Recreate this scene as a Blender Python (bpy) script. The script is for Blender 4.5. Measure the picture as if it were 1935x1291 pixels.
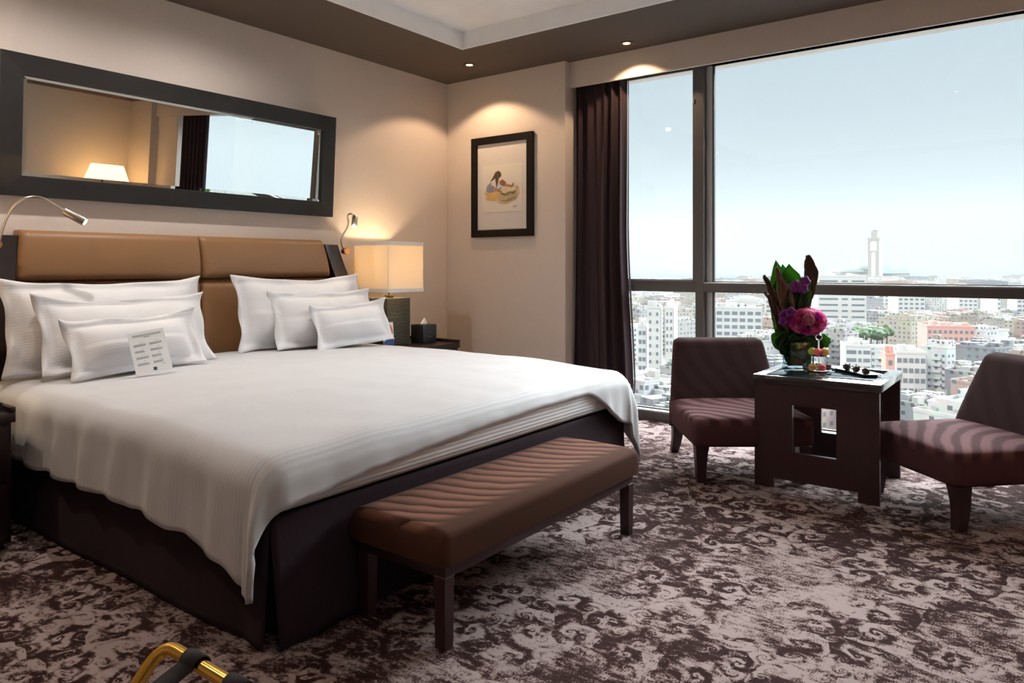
import bpy, bmesh, math, random
from mathutils import Vector, Matrix, noise
R = math.radians
C = bpy.context.scene.collection
S = bpy.context.scene
for o in list(bpy.data.objects): bpy.data.objects.remove(o)

# ------------------------------------------------------------------ camera
YAW = R(36.8); FX, FY = math.cos(YAW), math.sin(YAW); RX, RY = FY, -FX
EYE = 1.2
cam_d = bpy.data.cameras.new('camera'); cam = bpy.data.objects.new('camera', cam_d); C.objects.link(cam)
cam.location = (0, 0, EYE); cam.rotation_euler = (R(90), 0, YAW - R(90))
cam_d.sensor_width = 36; cam_d.lens = 36*1370/1935; cam_d.shift_y = -(645.5-503)/1935
cam_d.clip_start = .05; cam_d.clip_end = 40000
S.camera = cam
S.view_settings.view_transform = 'Standard'; S.view_settings.look = 'None'
S.view_settings.gamma = 1; S.view_settings.use_curve_mapping = False
S.view_settings.exposure = 0.0

# ------------------------------------------------------------------ world: hazy bright sky
W = bpy.data.worlds.new('sky'); S.world = W; W.use_nodes = True
nt = W.node_tree; nt.nodes.clear()
def wn(t, **k):
    n = nt.nodes.new(t)
    for a, b in k.items(): setattr(n, a, b)
    return n
tc = wn('ShaderNodeTexCoord'); sep = wn('ShaderNodeSeparateXYZ'); nt.links.new(tc.outputs['Generated'], sep.inputs[0])
ramp = wn('ShaderNodeValToRGB'); nt.links.new(sep.outputs['Z'], ramp.inputs[0])
cr = ramp.color_ramp; cr.elements[0].position = 0.0; cr.elements[0].color = (.54, .62, .68, 1)
cr.elements[1].position = .32; cr.elements[1].color = (.51, .61, .69, 1)
e = cr.elements.new(.09); e.color = (.58, .66, .71, 1)
bg1 = wn('ShaderNodeBackground'); nt.links.new(ramp.outputs[0], bg1.inputs[0]); bg1.inputs[1].default_value = 1.0
def wm(op, a, b=None):
    n = nt.nodes.new('ShaderNodeMath'); n.operation = op
    for i, v in enumerate((a, b)):
        if v is None: continue
        if isinstance(v, (int, float)): n.inputs[i].default_value = v
        else: nt.links.new(v, n.inputs[i])
    return n.outputs[0]
def wr(v, a, b, c, d):
    n = wn('ShaderNodeMapRange'); n.interpolation_type = 'SMOOTHSTEP'; nt.links.new(v, n.inputs[0])
    for i, q in enumerate((a, b, c, d), 1): n.inputs[i].default_value = q
    return n.outputs[0]
# brightness added to the sky out of view, to light the room and mirror
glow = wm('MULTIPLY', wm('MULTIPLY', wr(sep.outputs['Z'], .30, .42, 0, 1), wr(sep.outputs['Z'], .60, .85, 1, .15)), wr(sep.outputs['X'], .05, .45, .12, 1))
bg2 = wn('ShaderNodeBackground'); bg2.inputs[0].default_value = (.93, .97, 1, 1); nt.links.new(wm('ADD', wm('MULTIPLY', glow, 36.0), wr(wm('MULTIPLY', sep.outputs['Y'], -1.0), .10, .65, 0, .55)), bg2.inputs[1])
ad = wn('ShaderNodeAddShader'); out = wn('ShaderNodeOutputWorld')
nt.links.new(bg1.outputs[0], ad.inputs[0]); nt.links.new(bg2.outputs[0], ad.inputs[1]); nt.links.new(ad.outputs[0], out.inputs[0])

def sun(direction, energy, col, ang):
    l = bpy.data.lights.new('sun', 'SUN'); l.energy = energy; l.color = col; l.angle = R(ang)
    o = bpy.data.objects.new('sun', l); C.objects.link(o)
    o.rotation_euler = Vector(direction).to_track_quat('Z', 'Y').to_euler()
    o.location = (0, 0, 8); return o
sun((-.80, .66, .62), 2.3, (1, .93, .82), 2)

# ------------------------------------------------------------------ helpers
def tag(o, label=None, cat=None, group=None, kind=None):
    if label: o['label'] = label
    if cat: o['category'] = cat
    if group: o['group'] = group
    if kind: o['kind'] = kind
    return o
def empty(name, loc=(0, 0, 0), rz=0, label=None, cat=None, group=None, kind=None):
    o = bpy.data.objects.new(name, None); C.objects.link(o); o.location = loc; o.rotation_euler = (0, 0, rz)
    o.empty_display_size = .1
    return tag(o, label, cat, group, kind)
def link(name, bm, mat, parent=None, smooth=True, auto=35, sub=0):
    me = bpy.data.meshes.new(name); bmesh.ops.recalc_face_normals(bm, faces=bm.faces); bm.to_mesh(me); bm.free()
    if mat: me.materials.append(mat)
    o = bpy.data.objects.new(name, me); C.objects.link(o)
    if parent: o.parent = parent
    if smooth:
        me.shade_smooth()
        if auto < 180:
            me.set_sharp_from_angle(angle=R(auto))
    if sub:
        s = o.modifiers.new('sub', 'SUBSURF'); s.levels = sub; s.render_levels = sub
    return o
def nb(): return bmesh.new()
def box(bm, x0, x1, y0, y1, z0, z1, bev=0, seg=2, M=None):
    t = bmesh.new()
    vs = [t.verts.new((x, y, z)) for z in (z0, z1) for y in (y0, y1) for x in (x0, x1)]
    for f in ((0, 2, 3, 1), (4, 5, 7, 6), (0, 1, 5, 4), (2, 6, 7, 3), (0, 4, 6, 2), (1, 3, 7, 5)):
        t.faces.new([vs[i] for i in f])
    if bev: bmesh.ops.bevel(t, geom=list(t.edges), offset=bev, segments=seg, affect='EDGES', profile=.5)
    merge(bm, t, M)
def merge(bm, t, M=None):
    if M is not None: bmesh.ops.transform(t, matrix=M, verts=t.verts)
    mp = {}
    for v in t.verts: mp[v] = bm.verts.new(v.co)
    for f in t.faces:
        try: bm.faces.new([mp[v] for v in f.verts])
        except ValueError: pass
    t.free()
def loft(bm, rings, cap=True, closed=True):
    L = [[bm.verts.new(p) for p in r] for r in rings]; n = len(L[0])
    for a, b in zip(L, L[1:]):
        for i in range(n if closed else n-1):
            j = (i+1) % n; bm.faces.new((a[i], a[j], b[j], b[i]))
    if cap and closed:
        bm.faces.new(L[0][::-1]); bm.faces.new(L[-1])
    return L
def tube(bm, pts, rad, n=12, cap=True):
    pts = [Vector(p) for p in pts]; rings = []; up = None
    for i, p in enumerate(pts):
        a = pts[max(i-1, 0)]; b = pts[min(i+1, len(pts)-1)]; d = (b-a).normalized()
        if up is None: up = d.orthogonal().normalized()
        s = d.cross(up)
        if s.length < 1e-5: s = d.orthogonal()
        s.normalize(); up = s.cross(d).normalized()
        r = rad[i] if isinstance(rad, (list, tuple)) else rad
        rings.append([p + (s*math.cos(2*math.pi*k/n) + up*math.sin(2*math.pi*k/n))*r for k in range(n)])
    loft(bm, rings, cap)
def lathe(bm, prof, n=24, c=(0, 0, 0), M=None):
    t = bmesh.new(); rings = []
    for r, z in prof:
        r = max(r, 1e-4)
        rings.append([(c[0]+r*math.cos(2*math.pi*k/n), c[1]+r*math.sin(2*math.pi*k/n), c[2]+z) for k in range(n)])
    loft(t, rings); merge(bm, t, M)
def ball(bm, c, r, u=12, v=8, sc=(1, 1, 1)):
    t = bmesh.new(); bmesh.ops.create_uvsphere(t, u_segments=u, v_segments=v, radius=r)
    merge(bm, t, Matrix.Translation(c) @ Matrix.Diagonal((*sc, 1)))
def grid(bm, fn, nu, nv, closed_u=False):
    V = [[bm.verts.new(fn(i/nu, j/nv)) for i in range(nu+(0 if closed_u else 1))] for j in range(nv+1)]
    for j in range(nv):
        for i in range(nu):
            i2 = (i+1) % nu if closed_u else i+1
            bm.faces.new((V[j][i], V[j][i2], V[j+1][i2], V[j+1][i]))
    return V
def prism(bm, poly, axis, a, b, bev=0):
    """poly of 2D points extruded along axis (0 x,1 y,2 z) from a to b"""
    def P(p, t):
        return {0: (t, p[0], p[1]), 1: (p[0], t, p[1]), 2: (p[0], p[1], t)}[axis]
    t = bmesh.new(); loft(t, [[P(p, a) for p in poly], [P(p, b) for p in poly]])
    if bev: bmesh.ops.bevel(t, geom=list(t.edges), offset=bev, segments=2, affect='EDGES')
    merge(bm, t)
def bez(p0, p1, p2, p3, n=12):
    p0, p1, p2, p3 = map(Vector, (p0, p1, p2, p3)); r = []
    for i in range(n+1):
        t = i/n; r.append(p0*(1-t)**3+p1*3*t*(1-t)**2+p2*3*t*t*(1-t)+p3*t**3)
    return r
def sm(a, b, x):
    t = min(1, max(0, (x-a)/(b-a))); return t*t*(3-2*t)
def vp(d, lat, z=0):   # metres ahead of / to the right of where the photographer stands
    return Vector((d*FX+lat*RX, d*FY+lat*RY, z))
def on(xp, d): return (xp-967.5)/1370*d

# ------------------------------------------------------------------ materials
def mat(name, col, rough=.6, metal=0, sheen=0, coat=0, spec=.5, trans=0, alpha=1, noise_=None, bump=None, emit=None, sub=0, ior=1.5):
    """noise_=(scale, amount, stretch xyz)  bump=(scale, strength, stretch)"""
    m = bpy.data.materials.new(name); m.use_nodes = True; t = m.node_tree; b = t.nodes['Principled BSDF']
    b.inputs['Base Color'].default_value = (*col, 1); b.inputs['Roughness'].default_value = rough
    b.inputs['Metallic'].default_value = metal; b.inputs['Specular IOR Level'].default_value = spec
    b.inputs['Sheen Weight'].default_value = sheen; b.inputs['Coat Weight'].default_value = coat
    b.inputs['Transmission Weight'].default_value = trans; b.inputs['IOR'].default_value = ior
    if sub: b.inputs['Subsurface Weight'].default_value = sub; b.inputs['Subsurface Radius'].default_value = (.02, .02, .02)
    tcn = t.nodes.new('ShaderNodeTexCoord')
    def nz(scale, st):
        mp = t.nodes.new('ShaderNodeMapping'); mp.inputs['Scale'].default_value = st
        t.links.new(tcn.outputs['Object'], mp.inputs[0])
        n = t.nodes.new('ShaderNodeTexNoise'); n.inputs['Scale'].default_value = scale; n.inputs['Detail'].default_value = 4
        t.links.new(mp.outputs[0], n.inputs['Vector']); return n
    n = nz(*(noise_[0], noise_[2]) if noise_ else (6, (1, 1, 1)))
    amt = noise_[1] if noise_ else .06
    mx = t.nodes.new('ShaderNodeMix'); mx.data_type = 'RGBA'
    mx.inputs['A'].default_value = (*[c*(1-amt) for c in col], 1); mx.inputs['B'].default_value = (*[min(1, c*(1+amt)) for c in col], 1)
    t.links.new(n.outputs['Fac'], mx.inputs['Factor']); t.links.new(mx.outputs['Result'], b.inputs['Base Color'])
    if bump:
        n2 = nz(bump[0], bump[2]); bp = t.nodes.new('ShaderNodeBump'); bp.inputs['Strength'].default_value = bump[1]
        bp.inputs['Distance'].default_value = .01
        t.links.new(n2.outputs['Fac'], bp.inputs['Height']); t.links.new(bp.outputs[0], b.inputs['Normal'])
    if emit:
        b.inputs['Emission Color'].default_value = (*emit[0], 1); b.inputs['Emission Strength'].default_value = emit[1]
    return m
def M(t, op, a, b=None, c=None):
    n = t.nodes.new('ShaderNodeMath'); n.operation = op
    for i, v in enumerate((a, b, c)):
        if v is None: continue
        if isinstance(v, (int, float)): n.inputs[i].default_value = v
        else: t.links.new(v, n.inputs[i])
    return n.outputs[0]
def stripes(m, axis, freq, amt, rough=None):
    """fine woven satin stripes along an axis as roughness + bump"""
    t = m.node_tree; b = t.nodes['Principled BSDF']
    tcn = t.nodes.new('ShaderNodeTexCoord'); sp = t.nodes.new('ShaderNodeSeparateXYZ'); t.links.new(tcn.outputs['Object'], sp.inputs[0])
    s = M(t, 'SINE', M(t, 'MULTIPLY', sp.outputs[axis], freq*6.283))
    bp = t.nodes.new('ShaderNodeBump'); bp.inputs['Strength'].default_value = amt; bp.inputs['Distance'].default_value = .002
    t.links.new(s, bp.inputs['Height'])
    old = b.inputs['Normal'].links
    if old: t.links.new(old[0].from_socket, bp.inputs['Normal'])
    t.links.new(bp.outputs[0], b.inputs['Normal']); return m

m_wall = mat('wall_fabric', (.66, .575, .515), .9, noise_=(40, .05, (3, 3, .4)), bump=(220, .12, (1, 1, .25)))
m_ceil = mat('ceiling_taupe', (.095, .070, .056), .85)
m_white = mat('white_paint', (.90, .90, .90), .8)
m_alu = mat('window_aluminium', (.115, .108, .102), .5, .3, noise_=(5, .05, (1, 1, 1)))
m_alu_l = mat('light_aluminium', (.55, .57, .58), .4, .3)
m_gasket = mat('black_gasket', (.02, .02, .022), .6)
m_linen = stripes(mat('white_cotton', (.70, .70, .72), .75, sheen=.2, bump=(9, .12, (1, 1, 1))), 2, 70, .07)
m_duvet = stripes(mat('duvet_satin', (.525, .53, .55), .7, sheen=.2, bump=(5, .12, (1, 1, 1))), 1, 60, .2)
m_sheet = stripes(mat('sheet_cotton', (.72, .72, .74), .75, bump=(14, .15, (1, 1, 1))), 2, 60, .4)
m_skirt = mat('skirt_fabric', (.028, .016, .022), .9, sheen=.03, spec=.12, noise_=(60, .08, (1, 1, .4)), bump=(90, .1, (1, 1, .4)))
m_leather = mat('tan_leather', (.27, .142, .064), .42, spec=.4, noise_=(4, .10, (1, 1, 1)), bump=(120, .08, (1, 1, 1)))
m_thread = mat('dark_seam', (.16, .08, .035), .6)
m_dwood = mat('dark_wood', (.018, .009, .008), .4, coat=.08, spec=.35, noise_=(14, .3, (1, 6, 1)))
m_twood = mat('mahogany_wood', (.036, .011, .013), .45, coat=.1, noise_=(14, .25, (1, 8, 1)))
m_mframe = mat('black_mirror_frame', (.011, .010, .010), .5, coat=.08, spec=.35, noise_=(6, .5, (1, 1, 3)), bump=(9, .08, (1, 1, 1)))
m_pframe = mat('black_picture_frame', (.007, .005, .005), .55, spec=.2)
m_mirror = mat('mirror_silver', (.86, .90, .88), .0, 1, noise_=(1, .0, (1, 1, 1)))
m_steel = mat('brushed_steel', (.62, .58, .52), .25, 1)
m_chrome = mat('chrome', (.85, .85, .85), .08, 1)
m_copper = mat('copper_metal', (.75, .42, .26), .25, 1)
m_brass = mat('polished_brass', (.83, .50, .10), .2, 1)
m_abrass = mat('aged_brass', (.25, .17, .07), .35, 1)
m_strap = mat('black_webbing', (.012, .010, .011), .8, noise_=(80, .3, (1, 8, 1)))
m_curtain = mat('plum_curtain', (.045, .026, .031), .85, sheen=.06, spec=.2, noise_=(30, .1, (1, 1, .2)))
m_sheer = mat('grey_lining', (.16, .165, .185), .8)
m_black = mat('black_leatherette', (.018, .018, .020), .45, bump=(120, .1, (1, 1, 1)))
m_blackg = mat('black_gloss', (.012, .012, .014), .12)
m_paper = mat('white_paper', (.82, .84, .85), .6)
m_ink = mat('grey_ink', (.25, .27, .29), .7)
m_teal = mat('teal_print', (.02, .10, .12), .6)
m_mat_board = mat('picture_mount', (.66, .62, .60), .8)
m_art = mat('art_paper', (.72, .68, .62), .8)
def glassy(name, tint, gloss):
    m = bpy.data.materials.new(name); m.use_nodes = True; t = m.node_tree; t.nodes.clear()
    o = t.nodes.new('ShaderNodeOutputMaterial'); a = t.nodes.new('ShaderNodeBsdfTransparent'); a.inputs[0].default_value = (*tint, 1)
    g = t.nodes.new('ShaderNodeBsdfGlossy'); g.inputs['Roughness'].default_value = .02; g.inputs['Color'].default_value = (.9, .95, 1, 1)
    f = t.nodes.new('ShaderNodeFresnel'); f.inputs[0].default_value = 1.45
    k = M(t, 'MULTIPLY', f.outputs[0], gloss); mx = t.nodes.new('ShaderNodeMixShader')
    t.links.new(k, mx.inputs[0]); t.links.new(a.outputs[0], mx.inputs[1]); t.links.new(g.outputs[0], mx.inputs[2]); t.links.new(mx.outputs[0], o.inputs[0])
    return m
m_glass = glassy('window_glass', (.97, .985, .98), .5)
m_vglass = glassy('vase_glass', (.86, .93, .92), 1.4)

def velvet(name, dark, light, kind):
    m = mat(name, dark, .95, sheen=.05, spec=.1); t = m.node_tree; b = t.nodes['Principled BSDF']
    b.inputs['Sheen Roughness'].default_value = .35
    b.inputs['Sheen Tint'].default_value = (1, .8, .75, 1)
    tcn = t.nodes.new('ShaderNodeTexCoord'); sp = t.nodes.new('ShaderNodeSeparateXYZ'); t.links.new(tcn.outputs['Object'], sp.inputs[0])
    n = t.nodes.new('ShaderNodeTexNoise'); n.inputs['Scale'].default_value = 3.5; n.inputs['Detail'].default_value = 3
    t.links.new(tcn.outputs['Object'], n.inputs['Vector'])
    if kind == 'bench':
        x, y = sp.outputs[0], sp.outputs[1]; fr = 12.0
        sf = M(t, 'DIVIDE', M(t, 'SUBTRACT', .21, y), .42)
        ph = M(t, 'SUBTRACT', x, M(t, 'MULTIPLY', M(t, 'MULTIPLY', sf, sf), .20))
    elif kind == 'seat':
        x, y = sp.outputs[0], sp.outputs[1]; fr = 8.5
        bend = M(t, 'MULTIPLY', M(t, 'MULTIPLY', y, y), -1.4); ph = M(t, 'ADD', M(t, 'ADD', x, bend), M(t, 'MULTIPLY', y, .6))
    else:
        x, y = sp.outputs[0], sp.outputs[2]; fr = 8.0
        zz = M(t, 'SUBTRACT', y, .9); ph = M(t, 'SUBTRACT', x, M(t, 'MULTIPLY', M(t, 'MULTIPLY', zz, zz), .9))
    ph = M(t, 'ADD', ph, M(t, 'MULTIPLY', n.outputs['Fac'], .10))
    saw = M(t, 'FRACT', M(t, 'MULTIPLY', ph, fr))
    r = t.nodes.new('ShaderNodeValToRGB'); t.links.new(saw, r.inputs[0])
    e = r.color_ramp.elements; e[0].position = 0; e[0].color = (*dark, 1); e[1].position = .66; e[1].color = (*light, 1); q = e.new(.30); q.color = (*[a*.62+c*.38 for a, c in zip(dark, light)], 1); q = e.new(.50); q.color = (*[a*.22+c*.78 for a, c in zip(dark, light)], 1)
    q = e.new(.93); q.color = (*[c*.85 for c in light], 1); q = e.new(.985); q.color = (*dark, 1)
    if kind != 'bench':
        for el, ps, c in zip(list(r.color_ramp.elements), (0, .30, .46, .62, .80, .97), (dark, dark, light, light, light, dark)):
            el.position = ps; el.color = (*c, 1)
    mx = t.nodes.new('ShaderNodeMix'); mx.data_type = 'RGBA'
    mid = [(a*4+c)/5 for a, c in zip(dark, light)]
    mx.inputs['A'].default_value = (*mid, 1); t.links.new(r.outputs[0], mx.inputs['B'])
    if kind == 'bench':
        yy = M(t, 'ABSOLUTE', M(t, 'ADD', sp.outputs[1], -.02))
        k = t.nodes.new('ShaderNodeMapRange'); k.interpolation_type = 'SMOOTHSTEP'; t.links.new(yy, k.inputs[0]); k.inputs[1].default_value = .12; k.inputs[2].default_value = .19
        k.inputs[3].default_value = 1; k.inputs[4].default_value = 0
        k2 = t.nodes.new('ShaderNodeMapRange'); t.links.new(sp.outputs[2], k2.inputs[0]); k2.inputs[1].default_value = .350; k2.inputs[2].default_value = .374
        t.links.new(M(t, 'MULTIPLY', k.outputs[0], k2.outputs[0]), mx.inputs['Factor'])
    elif kind == 'seat':
        k2 = t.nodes.new('ShaderNodeMapRange'); t.links.new(sp.outputs[2], k2.inputs[0]); k2.inputs[1].default_value = .31; k2.inputs[2].default_value = .36
        t.links.new(k2.outputs[0], mx.inputs['Factor'])
    else: mx.inputs['Factor'].default_value = .38
    t.links.new(mx.outputs['Result'], b.inputs['Base Color']); return m
m_vbench = velvet('brown_velvet', (.030, .011, .006), (.190, .088, .060), 'bench')
m_vseat = velvet('plum_velvet_seat', (.060, .024, .027), (.150, .075, .080), 'seat')
m_vback = velvet('plum_velvet_back', (.034, .017, .018), (.056, .029, .030), 'back')

def carpet():
    m = bpy.data.materials.new('damask_carpet'); m.use_nodes = True; t = m.node_tree; b = t.nodes['Principled BSDF']
    b.inputs['Roughness'].default_value = .95; b.inputs['Sheen Weight'].default_value = 0; b.inputs['Specular IOR Level'].default_value = .04
    L = t.links; tcn = t.nodes.new('ShaderNodeTexCoord')
    def nz(scale, det=4, vec=None, rough=.6):
        n = t.nodes.new('ShaderNodeTexNoise'); n.inputs['Scale'].default_value = scale; n.inputs['Detail'].default_value = det
        n.inputs['Roughness'].default_value = rough; L.new(vec or tcn.outputs['Object'], n.inputs['Vector']); return n
    def mp(sc, rot=0):
        q = t.nodes.new('ShaderNodeMapping'); q.inputs['Scale'].default_value = sc; q.inputs['Rotation'].default_value = (0, 0, rot)
        L.new(tcn.outputs['Object'], q.inputs[0]); return q.outputs[0]
    def vm(op, a, bb):
        n = t.nodes.new('ShaderNodeVectorMath'); n.operation = op
        for i, v in enumerate((a, bb)):
            if v is None: continue
            if isinstance(v, tuple): n.inputs[i].default_value = v
            else: L.new(v, n.inputs[i])
        return n
    def scroll(scale, k, off, seed):
        wob = nz(5, 2, mp((1, 1, 1)))
        base = vm('ADD', tcn.outputs['Object'], vm('SCALE', vm('SUBTRACT', wob.outputs['Color'], (.5, .5, .5)).outputs[0], None).outputs[0])
        base.inputs[1].links[0].from_node.inputs['Scale'].default_value = .10
        base2 = vm('ADD', base.outputs[0], (seed, seed*1.7, 0)).outputs[0]
        v = t.nodes.new('ShaderNodeTexVoronoi'); v.voronoi_dimensions = '2D'; v.inputs['Scale'].default_value = scale; v.inputs['Randomness'].default_value = .85
        L.new(base2, v.inputs['Vector'])
        rel = vm('SUBTRACT', base2, v.outputs['Position']).outputs[0]
        sp = t.nodes.new('ShaderNodeSeparateXYZ'); L.new(rel, sp.inputs[0])
        ang = M(t, 'ARCTAN2', sp.outputs[1], sp.outputs[0]); sc = t.nodes.new('ShaderNodeSeparateXYZ'); L.new(v.outputs['Color'], sc.inputs[0])
        sg = M(t, 'SIGN', M(t, 'SUBTRACT', sc.outputs[0], .5))
        rr = M(t, 'LOGARITHM', M(t, 'MAXIMUM', M(t, 'MULTIPLY', v.outputs['Distance'], 1.0), .02), 2.718)
        ph = M(t, 'ADD', M(t, 'MULTIPLY', ang, sg), M(t, 'MULTIPLY', rr, k))
        ph = M(t, 'ADD', ph, M(t, 'MULTIPLY', sc.outputs[1], 6.28))
        ph = M(t, 'ADD', M(t, 'MULTIPLY', ph, off), M(t, 'MULTIPLY', nz(9, 3).outputs['Fac'], 3.0))
        return M(t, 'SINE', ph)
    s1 = scroll(5.0, 3.4, 1.0, 3.1); s2 = scroll(11.0, 2.6, 2.0, 11.3)
    big = nz(.9, 3, mp((1, 1.5, 1), R(15))).outputs['Fac']; mid = nz(3.0, 4, mp((1, 1.8, 1), .5)).outputs['Fac']
    msk = t.nodes.new('ShaderNodeMapRange'); L.new(nz(1.6, 2).outputs['Fac'], msk.inputs[0]); msk.inputs[1].default_value = .40; msk.inputs[2].default_value = .62
    streak = nz(26, 6, mp((1.9, .62, 1), YAW), .75).outputs['Fac']; fine = nz(120, 3, mp((.7, 1.6, 1), R(14)), .7).outputs['Fac']
    acc = M(t, 'ADD', M(t, 'MULTIPLY', s1, .26), M(t, 'MULTIPLY', s2, .17))
    acc = M(t, 'MULTIPLY', acc, M(t, 'ADD', .25, msk.outputs[0]))
    acc = M(t, 'ADD', acc, M(t, 'MULTIPLY', M(t, 'SUBTRACT', big, .5), 1.0))
    acc = M(t, 'ADD', acc, M(t, 'MULTIPLY', M(t, 'SUBTRACT', mid, .5), .6))
    acc = M(t, 'ADD', acc, M(t, 'MULTIPLY', M(t, 'SUBTRACT', streak, .5), 1.35))
    acc = M(t, 'ADD', acc, M(t, 'MULTIPLY', M(t, 'SUBTRACT', fine, .5), 1.0))
    acc = M(t, 'ADD', acc, .525)
    r = t.nodes.new('ShaderNodeValToRGB'); L.new(acc, r.inputs[0]); e = r.color_ramp.elements
    e[0].position = .36; e[0].color = (.034, .0175, .0165, 1); e[1].position = .74; e[1].color = (.34, .272, .265, 1)
    q = e.new(.48); q.color = (.070, .040, .037, 1); q = e.new(.57); q.color = (.20, .145, .138, 1)
    L.new(r.outputs[0], b.inputs['Base Color'])
    bp = t.nodes.new('ShaderNodeBump'); bp.inputs['Strength'].default_value = .35; bp.inputs['Distance'].default_value = .006
    L.new(nz(260, 2).outputs['Fac'], bp.inputs['Height']); L.new(bp.outputs[0], b.inputs['Normal'])
    return m
m_carpet = carpet()

# ------------------------------------------------------------------ room shell (headboard wall y=4.449, window side x=5.2)
YW, XP, XS, XG, H, ZB = 4.449, 4.957, 5.02, 5.215, 2.862, 2.653
XL, YB = -1.6, -1.75
def struct(name, bm, m, parent=None, smooth=False):
    o = link(name, bm, m, parent, smooth=smooth)
    if not parent: o['kind'] = 'structure'
    return o
b = nb(); box(b, XL-.1, XG+.12, YB-.1, YW+.1, -.12, 0); struct('floor', b, m_carpet)
b = nb(); box(b, XL-.1, XP+.30, YW, YW+.14, 0, 3.1); struct('wall_back', b, m_wall)
b = nb(); box(b, XL-.14, XL, YB-.1, YW, 0, 3.1); struct('wall_left', b, m_wall)
b = nb(); box(b, XL, XP+.30, YB-.14, YB, 0, 3.1); struct('wall_front', b, m_wall)
b = nb()   # picture wall pier, its return, and the pier at the far end of the window
box(b, XP, XP+.30, 3.170, YW, 0, 3.1, .004)
struct('wall_right', b, m_wall)
b = nb(); box(b, XP, XP+.30, YB, -1.15, 0, 3.1); box(b, XP+.1, XP+.30, -1.15, -.62, 0, 3.1)
struct('wall_right_end', b, m_wall)
b = nb(); box(b, XS, XS+.022, -1.15, 3.170, ZB, H+.02, .002); struct('trim_1', b, m_wall)      # curtain pelmet fascia
b = nb(); box(b, XG-.01, XG+.16, -.62, 3.170, 2.70, 3.1); struct('trim_2', b, m_wall)           # wall above the window head
# ceiling with a raised white tray
TX, TY, TZ = 4.23, 3.64, 2.995
b = nb()
box(b, TX, XG+.16, YB, YW, H, 3.1); box(b, XL, TX, TY, YW, H, 3.1); box(b, XL, -.9, YB, TY, H, 3.1); box(b, -.9, TX, YB, -1.0, H, 3.1)
struct('ceiling', b, m_ceil)
b = nb(); box(b, -.9, TX, -1.0, TY, TZ, 3.1)
for a in ((-.9, -.888, -1, TY), (TX-.012, TX, -1, TY), (-.888, TX-.012, -1, -.988), (-.888, TX-.012, TY-.012, TY)): box(b, *a, H-.001, TZ)
struct('ceiling_tray', b, m_white)
b = nb(); box(b, XL-.2, XG+.2, YB-.2, YW+.2, 3.1, 3.25); struct('ceiling_slab', b, m_white)
b = nb(); box(b, XL, XP, YW-.012, YW-.0005, 0, .10, .003); struct('baseboard_back', b, m_dwood)
b = nb(); box(b, XP-.012, XP-.0005, 3.17, YW-.013, 0, .10, .003); struct('baseboard_right', b, m_wall)

# window
win = empty('window_1', (0, 0, 0)); win['kind'] = 'structure'
def wp(name, m, *boxes):
    b = nb()
    for q in boxes: box(b, *q, .002, 1)
    return link(name, b, m, win, smooth=False)
YE = -.60
wp('sill', m_alu, (5.165, 5.30, YE, 3.168, 0, .066))
wp('sill_cap', m_alu_l, (5.172, 5.30, YE, 3.168, .066, .078))
wp('mullion', m_alu, (5.17, 5.27, 2.091, 2.153, .078, 2.72))
wp('transom', m_alu, (5.17, 5.27, 2.153, 3.168, 1.003, 1.066))
wp('transom', m_alu, (5.17, 5.27, YE, 2.091, 1.006, 1.071))
wp('transom_cap', m_alu_l, (5.18, 5.26, YE, 2.091, 1.071, 1.079))
wp('head_frame', m_alu, (5.18, 5.27, YE, 3.168, 2.700, 2.75))
wp('jamb', m_alu, (5.17, 5.27, 3.13, 3.168, .078, 2.70)); wp('jamb', m_alu, (5.17, 5.27, YE, YE+.05, .078, 2.70))
wp('sash_frame', m_alu, (5.178, 5.26, 2.153, 2.178, 1.066, 2.70), (5.178, 5.26, 3.10, 3.13, 1.066, 2.70), (5.178, 5.26, 2.178, 3.10, 1.066, 1.093))
wp('gasket', m_gasket, (5.20, 5.25, 2.178, 3.10, 1.093, 1.099), (5.165, 5.169, 2.153, 3.1, 1.0665, 1.069))
wp('reveal', m_alu_l, (5.225, 5.25, 2.040, 2.091, 1.079, 2.70), (5.225, 5.25, 2.040, 2.091, .078, 1.006))
wp('gasket', m_gasket, (5.22, 5.25, 2.029, 2.040, 1.079, 2.70), (5.22, 5.25, 2.029, 2.040, .078, 1.006), (5.235, 5.25, YE, 2.03, 1.079, 1.086), (5.235, 5.25, YE, 3.168, .078, .087))
wp('window_catch', m_steel, (5.160, 5.1775, 2.158, 2.172, 2.42, 2.45))
for (y0, y1, z0, z1) in ((2.178, 3.10, 1.099, 2.70), (2.153, 3.13, .087, 1.003), (YE+.05, 2.029, 1.086, 2.70), (YE+.05, 2.029, .087, 1.006)):
    b = nb(); box(b, 5.240, 5.246, y0, y1, z0, z1); link('pane', b, m_glass, win, smooth=False)

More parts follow.
